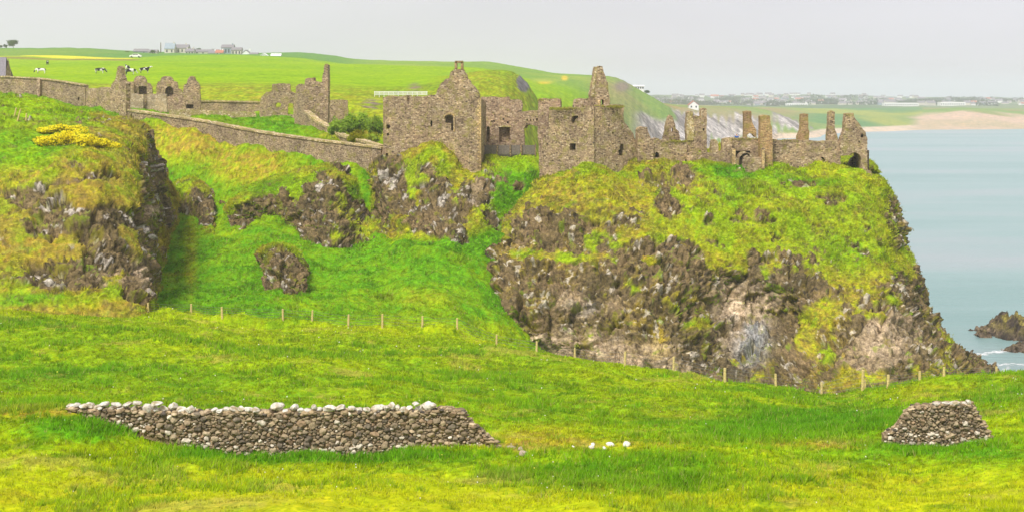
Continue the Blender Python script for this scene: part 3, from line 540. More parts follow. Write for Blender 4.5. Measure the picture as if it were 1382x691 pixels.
def col_hill(px, py, P, rk, idA, idB, nz, n):
    lush = .55*(1-sstep(200, 235, py+px*.15))*(px < 120)+blobs(px, py, [(30,210,80,30,.5),(20,380,50,30,.5),(60,405,120,10,.6),(160,200,40,10,.3),(210,262,8,8,.6)])
    dry = np.clip(.95-lush*1.2-.35*(1-sstep(150, 170, py)), .05, 1)
    g = grass_col(P, np.clip(lush, 0, 1), dry, 12); g = mixc(g, BROWN[None], np.clip(.25*sstep(230, 260, py)*(1-sstep(330, 380, py))+nz*.3, 0, .5))
    return mixc(g, rock_cols(P, px, py, idA, idB, 6, pale=blobs(px, py, [(150,375,16,12,.5),(186,370,6,30,.5),(205,285,10,8,.6)])), rk)
rock_mass('left_hill', R_HILL, 420, 400, rk_hill, col_hill, .8, 6)

# ------------------------------------------------------------ sea and the sea rocks
m, N, L, b = newmat('sea_water')
b.inputs['Roughness'].default_value = .28; b.inputs['Specular IOR Level'].default_value = .5
geo = N.new('ShaderNodeNewGeometry'); mp = N.new('ShaderNodeMapping'); mp.inputs['Scale'].default_value = (.22, 1, 1); L.new(geo.outputs['Position'], mp.inputs[0])
nA = noise(N, L, .022, 7, mp.outputs[0], .6); rA = ramp(N, [(.32, (.15, .28, .27)), (.5, (.21, .33, .325)), (.68, (.30, .34, .36))]); L.new(nA, rA.inputs[0]); L.new(rA.outputs[0], b.inputs['Base Color'])
nB = noise(N, L, .8, 6, mp.outputs[0], .65); bp = N.new('ShaderNodeBump'); bp.inputs['Strength'].default_value = .8; bp.inputs['Distance'].default_value = .7; L.new(nB, bp.inputs['Height']); L.new(bp.outputs[0], b.inputs['Normal'])
M_SEA = m
s = MB(); s.add([(-9000, -150, -36), (9000, -150, -36), (9000, 14000, -36), (-9000, 14000, -36)], [(0, 1, 2, 3)]); tag(s.build('sea', M_SEA), kind='structure')
def sea_rock(px0, px1, Y0, Y1, h, seed, dz, nu=120, nv=60):
    u, v = np.meshgrid(np.linspace(-1, 1, nu), np.linspace(-1, 1, nv)); r = np.sqrt(u*u+v*v)
    Y = Y0+(v+1)/2*(Y1-Y0); x0 = (px0-CX)/F*(Y0+Y1)/2; x1 = (px1-CX)/F*(Y0+Y1)/2; Xs = x0+(u+1)/2*(x1-x0)
    P = np.stack([Xs, Y, Y*0], -1).reshape(-1, 3); n = fbm(P, .35, 5, 400+seed, .6); f1, f2, ida, _ = worley(P*.9, seed)
    z = -36.6 + np.clip(1-r.ravel()**2+n*.55, -.2, 2)*h*(.75+.5*ida)+fbm(P, 1.5, 3, 410+seed)*.15*h
    P[:, 2] = z; c = mixc(c_(.055, .045, .04)[None], c_(.17, .13, .09)[None], np.clip(.45+fbm(P, 1., 4, 420+seed), 0, 1)); c = mixc(c, c_(.30, .26, .06)[None], np.clip((z+35.4)*.9, 0, 1)*np.clip(.35+fbm(P, .8, 3, 430)*1.5, 0, 1)*.8)
    return P, grid_faces(0, nv-1, nu), c
for i, a in enumerate([(1312, 1450, 192, 206, 2.9, 1), (1326, 1440, 184, 189.5, 1.1, 2), (1320, 1338, 177.5, 179, .75, 3)]):
    P, fc, c = sea_rock(*a, 0); o = mesh_np('sea_rock', P, fc, M_LAND, col=c, rk=np.ones(len(P)))
    tag(o, ['large dark jagged rock rising from the sea at the right edge', 'low flat rock shelf just in front of the large sea rock', 'tiny dark rock awash near the foot of the cliff'][i], 'sea rock')

m, N, L, b = newmat('sea_foam'); b.inputs['Base Color'].default_value = (.8, .82, .83, 1); b.inputs['Roughness'].default_value = .6
rf = np.random.default_rng(8)
V = []; 
for x0, x1, Y0, Y1, n in ((1305, 1440, 183, 191.5, 500), (1316, 1400, 175.5, 178, 130), (1338, 1362, 168, 176, 60)):
    for k in range(n):
        x = rf.uniform(x0, x1); t = 3*math.sin(x*.08)+2*math.sin(x*.31+1); Yk = (Y0+(x-x0)/(x1-x0)*.8*(Y1-Y0)+rf.normal()*.5+t*.12); p = np.array(W(x, HY, Yk)); p[2] = -35.985+rf.uniform(0, .01)
        a, bb = rf.uniform(.08, .5), rf.uniform(.03, .12); V += [p+c_(-a, 0, 0), p+c_(0, -bb, 0), p+c_(a, 0, 0), p+c_(0, bb, 0)]
V = np.array(V); tag(mesh_np('sea_foam', V, np.arange(len(V)).reshape(-1, 4), m), kind='stuff')
# ------------------------------------------------------------ masonry: walls cut from ragged outlines with real thickness
def ragged(loop, amp, rs, step=3.2, base=None):
    out = []; n = len(loop)
    for i in range(n):
        a = loop[i]; b = loop[(i+1) % n]; d = math.hypot(b[0]-a[0], b[1]-a[1]); k = max(1, int(d/step)); low = base is not None and a[1] >= base and b[1] >= base
        out.append(a)
        if low or d < 1e-6: continue
        nx, ny = -(b[1]-a[1])/d, (b[0]-a[0])/d
        for j in range(1, k):
            t = (j+rs.uniform(-.3, .3))/k; o = rs.uniform(-amp, amp)*(1.6 if rs.random() < .15 else .8)
            out.append((a[0]+(b[0]-a[0])*t+nx*o, a[1]+(b[1]-a[1])*t+ny*o))
    return out
def wall_geo(mb, outline, plane, thick, holes=(), depth=None, amp=.5, seed=0, mat=0, matin=0, step=3.2):
    """outline and holes in photograph units on a vertical plane through ((px,Y),(px,Y)); real thickness behind it.
    A hole that goes right through has depth None, else it is a niche that deep."""
    (pa, Ya), (pb, Yb) = plane; A = Vector(((pa-CX)/F*Ya, Ya)); B = Vector(((pb-CX)/F*Yb, Yb)); d = (B-A).normalized(); nrm = Vector((-d.y, d.x))
    if nrm.y < 0: nrm = -nrm
    rs = random.Random(seed+int(pa*7)+len(outline))
    def P(px, py):
        r = Vector(((px-CX)/F, 1.0)); den = d.x*r.y-d.y*r.x; t = (d.x*A.y-d.y*A.x)/den; p = r*t; return Vector((p.x, p.y, (HY-py)/F*p.y))
    ymax = max(p[1] for p in outline)
    lo = ragged(outline, amp, rs, step, base=ymax-6) if amp > 0 else list(outline)
    hs = [ragged(h, amp*.35, rs, 2.5) for h in holes]
    allL = [[P(*q) for q in lo]]+[[P(*q) for q in h] for h in hs]
    uv = [[Vector(((p.xy-A).dot(d), p.z, 0)) for p in l] for l in allL]
    tri = geometry.tessellate_polygon(uv); V = [p for l in allL for p in l]; off = Vector((nrm.x*thick, nrm.y*thick, 0)); n = len(V)
    def facing(t, vs_):
        a, b, c = (vs_[i] for i in t); return (b-a).cross(c-a).y < 0
    f = [tuple(t) if facing(t, V) else tuple(reversed(t)) for t in tri]
    Vb = [p+off for p in V]
    mb.add(V+Vb, f+[tuple(i+n for i in reversed(t)) for t in f], mat)
    k = 0
    for li, l in enumerate(allL):
        m = len(l); fs = [(k+i, k+(i+1) % m, n+k+(i+1) % m, n+k+i) for i in range(m)]
        b = len(mb.v)-2*n; mb.f += [tuple(x+b for x in q) for q in fs]; mb.m += [mat]*m; k += m
    return P, off, nrm
def wall_part(name, parent, outline, plane, thick, holes=(), mat=None, amp=.5, seed=0, ret=None, niche=None, step=3.2, inmat=None):
    """one wall as a mesh; ret=(left, right, depth) adds side walls with those top rows; niche adds a back wall part 'window' behind each hole"""
    mb = MB(); P, off, nrm = wall_geo(mb, outline, plane, thick, holes, amp=amp, seed=seed, step=step)
    if ret:
        l, r, dep = ret; ymax = max(p[1] for p in outline); xs = [p[0] for p in outline]
        xl = min(p[0] for p in outline if p[1] < ymax-3 or True); xr = max(xs); o2 = Vector((nrm.x, nrm.y, 0))
        for x, top in ((xl, l), (xr, r)):
            if top is None: continue
            sgn = 1 if x == xl else -1; q = P(x, ymax); t = P(x, top); dd = (P(x+sgn*2, ymax)-q).normalized()*1.0
            a0 = q+off*.98+dd*.03; b0 = a0+dd; c0 = b0+o2*dep; e0 = a0+o2*dep; zt = t.z; zb = q.z
            vs_ = [Vector((p.x, p.y, zb)) for p in (a0, b0, c0, e0)]+[Vector((p.x, p.y, zt-.3*(i > 1))) for i, p in enumerate((a0, b0, c0, e0))]
            mb.add(vs_, [(0, 3, 2, 1), (4, 5, 6, 7), (0, 1, 5, 4), (1, 2, 6, 5), (2, 3, 7, 6), (3, 0, 4, 7)])
        q0 = P(xl, ymax)+off+o2*dep; q1 = P(xr, ymax)+off+o2*dep; tt = [x for x in (l, r) if x is not None]; z1 = P((xl+xr)/2, max(tt)).z
        vs_ = [q0, q1, q1+o2, q0+o2]; vs_ = [Vector((p.x, p.y, q0.z)) for p in vs_]+[Vector((p.x, p.y, z1-.4)) for p in vs_]
        mb.add(vs_, [(0, 3, 2, 1), (4, 5, 6, 7), (0, 1, 5, 4), (1, 2, 6, 5), (2, 3, 7, 6), (3, 0, 4, 7)])
    o = mb.build(name, mat or M_STONE, parent)
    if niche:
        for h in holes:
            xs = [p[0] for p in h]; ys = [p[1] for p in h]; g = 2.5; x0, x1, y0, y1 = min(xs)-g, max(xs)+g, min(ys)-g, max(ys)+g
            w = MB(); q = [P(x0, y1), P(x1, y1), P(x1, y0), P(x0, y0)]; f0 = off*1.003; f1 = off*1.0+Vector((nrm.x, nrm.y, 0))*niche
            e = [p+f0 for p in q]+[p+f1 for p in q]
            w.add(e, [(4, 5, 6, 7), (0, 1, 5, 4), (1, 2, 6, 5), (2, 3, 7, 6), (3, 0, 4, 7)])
            w.build('window', inmat or M_POSTS_AND_SHADE, o if False else parent)  # default back plate is dark: the recess shade is in its colour
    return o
R4 = lambda x0, y0, x1, y1: [(x0, y0), (x0, y1), (x1, y1), (x1, y0)]
def archh(x0, y0, x1, y1, n=6):
    r = (x1-x0)/2; cx = (x0+x1)/2; return [(x0, y1), (x1, y1)]+[(cx+r*math.cos(math.pi*k/n), y0+r-r*math.sin(math.pi*k/n)) for k in range(n+1)]

# --- gatehouse, gable and the bridge wing
gh = empty('castle_gatehouse', W(580, 225, 182), 'roofless stone gatehouse with a tall stepped gable on the grassy rock left of the keep', 'castle ruin')
wall_part('tower', gh, [(510,245),(513,218),(516.5,200),(519,187),(520,131),(524,129.5),(535,131),(548,129),(549.5,137),(552,137),(553,130.5),(566,131),(577.5,129.5),(579,245)], ((515,182.5),(579,181)), 2.2,
          [R4(521.5,168.5,526,174), R4(522,180,525,183.5), R4(520.5,207,523.5,211.5)], mat=M_STONE, ret=(132, None, 6), niche=1.2, seed=3)
wall_part('gable', gh, [(578,245),(577.8,129),(588,128),(590,121.5),(592.5,118),(594,114),(598,111),(601,107.5),(606,106),(608,97.5),(612,95),(613.5,94),(626,95),(627,98),(629.5,101),(631,107),(634,109),(635.5,113.5),(640,117),(643,121),(645,124),(647,131),(648.5,160),(649,200),(646,240)],
          ((578,179.9),(648.5,179.2)), .9, [[(601,166),(601,158.5),(604,156.2),(608,156),(611.5,158),(611.6,177),(608.8,177),(608.8,167)], R4(581,163,583.5,171)], ret=(None, 134, 4), niche=.35, seed=4, inmat=M_STONE_P)
mb = MB()
for x0, x1, y0, y1 in ((613.5,616.8,83.8,94.2),(621.8,625.2,84.2,94.6),(612.5,626,93.6,97),(614,624.8,82.6,85.5)):
    a, b = W(x0, y1, 179.7), W(x1, y0, 179.7); mb.box(a[0], b[0], 179.7, 181.1, a[2], b[2])
mb.build('bellcote', M_BRICKY, gh)
wall_geo(mb := MB(), [(612,178),(612,158),(611,156),(608,154.5),(604,155),(600.5,157),(599.5,160),(598.8,160),(599.5,156),(603,153),(608,152),(612,153.5),(614,157),(614,178)], ((578,179.78),(648.5,179.08)), .14, amp=.1); mb.build('window_arch', M_QUOIN, gh)
mb = MB()
for i, y in enumerate(np.arange(133, 238, 3.1)):
    w_ = 4.6 if i % 2 else 3.0
    wall_geo(mb, R4(648.9-w_, y, 649.3, y+2.7), ((578,179.75),(648.5,179.05)), .3, amp=0)
mb.build('quoins', M_QUOIN, gh)
wall_part('wall', gh, [(649,225),(649,131.5),(662,130.5),(674,132),(687,131),(688.5,135),(697,134.5),(704,136),(705.5,142),(704,150),(706,156),(705.5,168),(707.5,178),(708,195),(709,225)],
          ((649,188.5),(708,188)), .7, [archh(656.5,171,661,192), R4(673.5,172,688,193), R4(662.5,163,668,165), R4(678,160,680.5,162.5), R4(684,164,686.5,167)], mat=M_STONE_P, niche=.3, seed=6, inmat=M_STONE_P)
wall_geo(mb := MB(), R4(672, 169.6, 690, 171.8), ((649,188.4),(708,187.9)), .15, amp=.1); mb.build('lintel', M_CAPM, gh)
wall_part('wall', gh, [(705,172),(705,151),(712,150),(722,149.5),(730,150.5),(730,170),(724,171),(715,168),(709,170),(707,174)], ((705,188),(730,187)), 1.2,
          [R4(710.5,161,712.5,163.5), R4(715.5,161,717,164), R4(719.5,161,721,164), R4(723.5,160,728,163.5)], mat=M_STONE, seed=7)
# bridge of grey timber panels
br = empty('footbridge', W(690, 209, 184), 'grey timber panelled footbridge between the gatehouse and the keep', 'bridge')
for k, (a, b) in enumerate(((654,671),(671.8,688.5),(689.3,703.5),(704.3,722))):
    mb = MB()
    for j in range(int((b-a)/1.6)):
        x0 = a+j*1.6; wall_geo(mb, R4(x0, 196.3+.2*math.sin(j*3+k), x0+1.45, 209), ((640,183.6),(730,183.6)), .08, amp=0)
    mb.build('panel', M_TIMBER, br)
for x in (653.4, 671.4, 688.9, 703.9, 722.5):
    p = W(x, 211, 183.5); q = W(x, 194.5, 183.5); mb = MB(); mb.box(p[0]-.09, p[0]+.09, 183.4, 183.6, p[2], q[2]); mb.build('post', M_POSTS_AND_SHADE, br)
p = W(652, 209.5, 183.7); q = W(724, 208.5, 183.7); mb = MB(); mb.box(p[0], q[0], 183.75, 185.6, p[2]-.25, p[2]); mb.build('deck', M_TIMBER, br)

# --- the keep: round-fronted towers, spire gable, curtain walls and chimney stacks
kp = empty('castle_keep', W(950, 225, 178), 'large ruined stone castle with towers and tall chimney stacks along the clifftop', 'castle ruin')
wall_part('tower', kp, [(727,255),(727,200),(725.5,180),(726.5,134),(733,133),(742,134.5),(750,133),(756,135),(757,150),(757,255)], ((727,182),(757,181.5)), 1.2, [R4(740.3,156,742,170)], seed=8, ret=None, mat=M_STONE_P)
wall_part('tower', kp, [(728,262),(728.5,222),(735,180),(741,170),(741,145),(744,144),(752,146),(760,145.5),(771,146.5),(778,145.5),(786,146),(794,144),(801.5,144.5),(802,262)], ((728,180.6),(802,177)), 2.0,
          [[(771,162),(772,167.5),(775,166.5),(776,162),(780.5,159),(780,156.8),(775,156.5),(772,158)], R4(769,193.8,776.8,203)], seed=9, niche=1.6, ret=(150, None, 6))
wall_part('wall', kp, [(772,150),(774,135),(780,133),(788,134),(797,132.5),(800,150)], ((772,184),(802,183)), 1.0, seed=10)
wall_part('gable', kp, [(796.5,150),(797,132),(796.5,128),(798.5,121),(799.5,112),(801,106),(802,98),(803.5,90.5),(807,91),(809,89.3),(813,90),(814.5,97),(817,103),(818,108),(820.5,113),(821,121),(823,133),(823.5,150)], ((796.5,179.3),(823.5,179.6)), 1.6,
          [archh(811.2,134.5,815,146)], seed=11, amp=.35, step=2.5)
wall_geo(mb := MB(), [(796.6,131),(798.6,121),(801,106),(803.6,91),(806,91.5),(804,106),(802.5,121),(801,131)], ((796.5,179.2),(823.5,179.5)), .25, amp=.25); mb.build('gable_edge', M_CAPM, kp)
wall_geo(mb := MB(), R4(807, 135, 809.5, 149), ((796.5,179.1),(823.5,179.4)), .3, amp=.1); mb.build('window_jamb', M_QUOIN, kp)
wall_part('tower', kp, [(800,262),(800.5,143),(810,143.5),(812,145),(822,142),(832,141.5),(841,142),(842,150),(841.5,158),(843,166),(847.6,171),(850,175),(855,181),(856,186),(859,191),(859.5,262)], ((801,177.2),(860,180.5)), 2.0,
          [[(836,210.5),(842,210.5),(842.8,203),(841.5,194.5),(837,195),(836.6,202),(834.5,203)], R4(826,179,828.5,181), R4(854,220,856.5,222)], seed=12, niche=1.6, ret=(None, 192, 6))
wall_part('wall', kp, [(860.5,232),(860.8,176),(863,172.5),(868,171.5),(873.5,172),(874.5,178),(877,183),(880,190),(882,196),(882,232)], ((860,179.3),(882,179.5)), 1.8, seed=13, amp=.4, mat=M_STONE)
wall_part('wall', kp, [(881,232),(881,188),(886,186.5),(892,190),(899,188.5),(908,191),(916,190),(922,192.5),(927,192),(928,232)], ((881,180),(928,180.5)), 1.4, [[(884,213),(890,213),(889,207),(886,205),(884.5,208)], [(923.5,224),(928.5,224),(927,216),(924.5,216)]], seed=14, niche=1.2)
wall_part('gable', kp, [(894,196),(895,187),(897,178),(897.5,172),(900,163),(901.5,158),(904,155.5),(907,157),(908.5,160),(911,168),(912,174),(916,178),(917.5,183),(918.5,196)], ((894,185.5),(918,185.5)), 1.1, [R4(906,173.3,908,178)], seed=15, amp=.6, step=2.2)
# twin-topped stair tower
wall_part('tower', kp, [(926.5,228),(927,190),(926,170),(927.5,151.5),(931,150),(935.5,151),(936,157.5),(941,156.5),(946,158),(946.5,147.5),(950,146),(953.8,147.5),(954,160),(953.3,175),(954.3,205),(949,206),(944,203),(941,208),(940,228)], ((926,181.5),(954,181.5)), 1.8, [R4(948.4,173.6,950.6,177)], seed=16, amp=.4, niche=1, step=2.5)
wall_geo(mb := MB(), [(927.3,190),(926.6,170),(927.8,152),(931,150.5),(935,151.5),(935,160),(937,172),(936,190)], ((926,181.35),(954,181.35)), .2, amp=.5); mb.build('lichen_face', M_CAPM, kp)
wall_part('wall', kp, [(927,232),(927.5,207),(934,205),(944,206.5),(954,206),(959,207),(959.8,192),(961,189),(966,188.5),(969,192),(970,205),(974,204),(975,188),(981,186.5),(988,187.5),(988,235)], ((927,179.8),(988,179.5)), 1.4, seed=17)
wall_part('wall', kp, [(980,242),(979,187),(985,186),(996,187),(1004,186),(1015,187.5),(1027,187.5),(1028,242)], ((979,180.8),(1028,180.5)), 1.4, seed=18, mat=M_STONE)
wall_part('chimney', kp, [(1003.8,192),(1004.5,170),(1004,151),(1009,149.8),(1014,150.5),(1014.3,161),(1015.5,166),(1018,171),(1020.5,176),(1021,185),(1019,185.5),(1016,181.5),(1012,180),(1008.5,182.5),(1007.5,192)], ((1003,184),(1021,184)), 1.2, seed=19, amp=.2, mat=M_BRICKY)
wall_part('chimney', kp, [(1025.5,238),(1026.3,200),(1026.5,157),(1032,155.5),(1039,156.5),(1040,168),(1042,172),(1042.6,187),(1043,238)], ((1025,178.6),(1043,178.6)), 1.6, seed=20, amp=.2, mat=M_BRICKY)
wall_part('wall', kp, [(1042,245),(1042,188.5),(1050,189),(1058,190.5),(1066,189),(1076,188.5),(1085,190.5),(1093,189.5),(1105,191),(1117,190.5),(1126,190),(1133,193),(1134.5,210),(1134,245)], ((1042,180),(1134,180)), 1.5,
          [[(1107.5,213),(1110,215.5),(1112,218.5),(1114,218),(1112,213.5),(1110,212)], [(1067,231),(1069.5,231),(1070,227),(1068,227.5)]], seed=21, niche=1, mat=M_STONE)
wall_part('chimney', kp, [(1076.2,192),(1077,184),(1080.5,176),(1081.3,166),(1081.6,154.5),(1086,153.6),(1091,154.3),(1091,174),(1092.3,178),(1092,192)], ((1076,181.6),(1092,181.6)), 1.2, seed=22, amp=.2, mat=M_BRICKY)
wall_part('chimney', kp, [(1116.5,195),(1117,180),(1118.3,170),(1119,152),(1122.5,149.5),(1126.6,151.5),(1126.5,174),(1129,180),(1131,187),(1132.5,196),(1130,198)], ((1116,181.8),(1133,181.8)), 1.2, seed=23, amp=.3, mat=M_STONE)
wall_part('tower', kp, [(1134,245),(1134,230),(1141,230.5),(1152,230),(1162.5,230),(1163,227),(1162,213),(1159,208),(1154,206),(1149,206.5),(1145,210),(1139,210.5),(1133.6,210.5),(1133.8,196),(1136,186),(1139.7,178.5),(1140.5,168),(1141.8,154),(1147,153),(1152,153),(1153.6,159.5),(1158,165),(1162.3,171.5),(1165,175.5),(1168.4,178.6),(1170.3,186),(1170.8,227),(1172,232),(1172,245)], ((1134,179.8),(1172,179.8)), 1.6,
          [R4(1161.5,182,1165.5,186), R4(1158.5,190.5,1160.5,193)], seed=24, amp=.45, step=2.6, mat=M_STONE)
wall_part('inner_wall', kp, [(1147,240),(1146,222),(1150,214),(1156,210),(1160,204),(1171,204),(1171,245)], ((1134,185.5),(1172,185.5)), 1, seed=26, mat=M_POSTS_AND_SHADE)  # shade of the opening painted as a dark tone on this wall
a_ = W(1134, 206, 182); b2 = W(1171.5, 203, 182); mb = MB(); mb.box(a_[0], b2[0], 181.45, 186.6, a_[2], b2[2]); mb.box(b2[0]-.8, b2[0], 181.45, 186.6, a_[2]-3.5, a_[2]-.01); mb.build('added_shade_box', M_POSTS_AND_SHADE, kp)  # unseen ceiling and side added to keep light out of the opening
wall_part('ledge', kp, [(1136,240),(1137,231),(1148,230),(1158,231.5),(1169,230),(1176,231.5),(1177,240)], ((1136,178.4),(1177,178.4)), 1.2, seed=25, amp=.6, step=2, mat=M_STONE_P)
# front bay with the arched doorway and two stub jambs
wall_part('doorway_wall', kp, [(987.8,245),(988,202),(990.5,200.5),(993,202),(993.3,212),(996,213),(997.5,209),(1001,205.8),(1006,205),(1011,206.5),(1014,210),(1015,213.5),(1024,213),(1028.3,212.5),(1028.5,200.5),(1030.5,199),(1032.3,201),(1032.6,245)], ((987,177.9),(1033,177.9)), 1.2,
          [[(997,232),(1001.6,232),(1002,216),(1004,211.5),(1008,209.5),(1012,211.8),(1012,209.5),(1008,207),(1003,207.8),(999,211.5),(997.3,217)]], seed=27, amp=.3, step=2.5, niche=1, mat=M_STONE)
for x0, x1 in ((988.3, 992.8), (1028.4, 1032)):
    wall_geo(mb := MB(), R4(x0, 202.5, x1, 228), ((987,177.7),(1033,177.7)), .25, amp=.3); mb.build('jamb', M_QUOIN, kp)
# turf growing along the wall heads
rs = random.Random(5); M_TURF = plain('dry_turf', (.30, .28, .04), .95, .4, 3)
def turf_cap(a, b, y, Y, th):
    bl = []; n = int((b-a)/1.5)
    for k in range(n+1):
        q = W(a+(b-a)*k/n, y+rs.uniform(-.2, .7), Y+th*.4); bl.append((q[0], q[1], q[2]-.05, .16, th*.5, rs.uniform(.1, .24)))
    leaves('turf_capping', bl, n*50, .07, (c_(.20,.19,.03), c_(.38,.38,.05)), int(a), parent=kp, off=kp.location)
TURF = [(742, 801, 146, 178, 1.8), (802, 841, 143.5, 177.8, 1.8), (980, 1026, 187.5, 180.6, 1.2), (1043, 1075, 190, 180, 1.3), (882, 926, 190.5, 180.2, 1.2), (727, 756, 134.5, 181.8, 1)]

# --- outer ward on the mainland
lw = empty('long_wall', W(340, 190, 200), 'long grey stone wall with pale coping running down to the gatehouse', 'wall')
LWp = ((165,216),(515,184.5))
top = [(166,147),(180,149),(200,152),(240,157.5),(280,164),(330,174),(380,182),(430,189),(470,193.5),(514,199)]
bot = [(514,240),(470,238),(430,236),(400,234),(370,229),(340,216),(300,204),(260,190),(210,178),(166,172)]
wall_part('wall', lw, [(x, y+1.5) for x, y in top]+bot, LWp, 1.2, seed=31, amp=.25, step=5, mat=M_LONG)
wall_geo(mb := MB(), top+[(x, y+2.4) for x, y in reversed(top)], ((165,215.8),(515,184.3)), 1.5, amp=.55, step=2.2); mb.build('coping', M_CAPM, lw)
bw = empty('boundary_wall', W(60, 130, 228), 'grey stone wall left of the small turret, standing above the grassy hill', 'wall')
wall_part('wall', bw, [(-60,104),(0,104),(20,105),(49,106.5),(66,108.5),(90,112),(113,116),(115,120),(115,152),(80,150),(49,146),(0,142),(-60,140)], ((-60,231),(115,224)), 1.2, [R4(105,131.5,107,136)], seed=32, amp=.3, mat=M_LONG, niche=.8, step=5)
wall_geo(mb := MB(), [(-60,102.8),(0,102.8),(20,103.8),(49,105.3),(66,107.3),(90,110.8),(113,114.8),(113,116.5),(90,112.5),(66,109),(49,107),(20,105.5),(0,104.5),(-60,104.5)], ((-60,230.8),(115,223.8)), 1.4, amp=.4, step=2.5); mb.build('coping', M_CAPM, bw)
wall_geo(mb := MB(), R4(49, 107, 53.5, 146), ((-60,230.3),(115,223.3)), .8, amp=.3); mb.build('buttress', M_STONE_P, bw)
tr = empty('ruined_turret', W(150, 150, 218), 'narrow ruined turret with a broken spire at the join of two walls', 'tower ruin')
wall_part('wall', tr, [(115.5,155),(116,121),(120,119.5),(128,121),(134,118.5),(142,118.5),(149,120),(150,178),(130,172),(116,168)], ((115,223),(150,218)), 1.2, seed=33, mat=M_STONE)
wall_part('tower', tr, [(149.5,182),(149,119),(152,112),(155.5,108),(157,100),(158.5,91.5),(160.5,89.5),(162.5,92),(163.5,101),(165.5,109),(169,111),(170.5,113),(169.5,182)], ((149,217),(170,215)), .9, seed=34, amp=.35, step=2.5, mat=M_STONE)
def ruin(label, walls, base):
    e = empty('roofless_ruin', W(*base), label, 'ruined building', 'roofless ruins inside the outer walls')
    for k, (nm, ol, pl, ho, mt) in enumerate(walls): wall_part(nm, e, ol, pl, .55, ho, mat=mt, amp=.4, seed=40+k, step=2.6, niche=(.7 if base[0] < 300 else None), inmat=M_LONG)
    return e
ruin('left group of broken gables with big openings just right of the turret', [
 ('wall', [(170,135),(170,112),(173,111),(180,110.5),(181,135)], ((170,238),(181,238)), [], M_STONE),
 ('gable', [(179.5,150),(180,113),(181.5,106),(184,103.5),(189,102.5),(194,103.5),(197,108),(198,112),(202,113),(205,118),(206,150)], ((179,239),(206,239)), [R4(187,117,198,128)], M_STONE),
 ('gable', [(210,150),(211,117),(213,111),(216,110),(218,105),(222,103.2),(229,103.5),(232,105.5),(234,110),(238.5,111),(240,120),(245,122),(247,128),(247,150)], ((210,240),(247,240)), [archh(223,117,234,131)], M_STONE),
 ('chimney', [(246,153),(247,122),(248,115),(252,113.5),(253.5,107),(256,104),(259,103),(262.5,104),(264,109),(268,113),(269.5,118),(270.5,137),(270.5,153)], ((246,234),(271,234)), [R4(251,141.5,261,147)], M_STONE),
 ('wall', [(225,153),(226,131),(234,128),(248,129),(248,153)], ((225,235),(248,235)), [], M_STONE_P)], (225,150,238))
ruin('low smooth rendered stone walls below the left broken gables', [
 ('wall', [(171.5,152),(172,127),(180,126.8),(193.5,128),(193,152)], ((172,228),(194,228)), [], M_RENDER),
 ('wall', [(197,152),(198,133),(200,127.5),(210,127),(224.5,127.5),(225.5,152)], ((197,229),(226,229)), [], M_RENDER),
 ('wall', [(192,152),(193.5,135),(198,137),(203,134.5),(203,152)], ((192,229.6),(203,229.6)), [], M_STONE)], (198,150,228))
ruin('right broken gable with an arched doorway beside the tall curved wall', [
 ('gable', [(350,160),(351,137),(353,131),(357,127),(359.5,124.5),(366,124),(367.6,114),(377,112.8),(391,113.5),(392,123),(398,126),(400,160)], ((350,232),(400,232)), [archh(388,139.5,396,155), [(372,145),(379,145),(379.5,140),(375,138.5),(372,141)]], M_STONE),
 ('wall', [(398,135),(399.5,117),(403,114),(410,114.5),(411,135)], ((398,231),(411,231)), [], M_STONE),
 ('wall', [(440,168),(442,136),(450,135),(462,135),(469,136),(470,168)], ((440,226),(470,226)), [], M_STONE)], (380,155,231))
tw = empty('curved_wall', W(430, 170, 214), 'tall ruined wall ending in a slender spike, sweeping down to a low coped wall', 'wall')
wall_part('tower', tw, [(409,166),(409.5,126),(411,115),(412,107),(416,105.5),(420,106),(423,105),(424,110),(429,111),(434.5,111),(435,103),(437,97),(437,90),(439.3,86.5),(442.5,88.5),(442.8,120),(442.5,140),(441.8,172),(425,172)], ((409,217),(442,216)), .9, seed=51, amp=.35, step=2.6, mat=M_STONE)
wall_part('wall', tw, [(397.5,170),(397,128),(400,126.5),(409.5,127),(410,150),(422,162),(440,172.5),(459,184),(483,190),(511,198),(511,206),(470,204),(440,195),(412,181)], ((397,214),(511,188)), .9, seed=52, amp=.15, step=4, mat=M_LONG)
ct = [(410,149.5),(422,160),(441,171),(459,182),(483,188),(511,196.5)]
wall_geo(mb := MB(), ct+[(x-.5, y+3) for x, y in reversed(ct)], ((397,213.7),(511,187.7)), 1.1, amp=.3, step=2.4); mb.build('coping', M_CAPM, tw)
fw = empty('field_wall', W(310, 150, 240), 'low rubble wall with pale stones along the back of the lawn', 'wall')
wall_part('wall', fw, [(266,155),(267,137.5),(290,137),(320,138),(350,138),(352,156),(310,155)], ((266,246),(352,246)), .9, seed=53, amp=.6, step=2.5, mat=M_LONG)
wall_geo(mb := MB(), [(266,136),(290,135.6),(320,136.6),(352,137),(352,138.8),(320,138.6),(290,137.6),(266,138)], ((266,245.8),(352,245.8)), 1.1, amp=.5, step=2.2); mb.build('coping', M_CAPM, fw)
fw2 = empty('foundation_wall', W(290, 152, 228), 'low pale-topped foundation wall at the near edge of the lawn', 'wall')
wall_part('wall', fw2, [(228,158),(228,148.5),(250,148),(290,149.8),(345,152.5),(346,158),(290,160)], ((228,227),(346,230)), .8, seed=54, amp=.5, step=2.2, mat=M_CAPM)
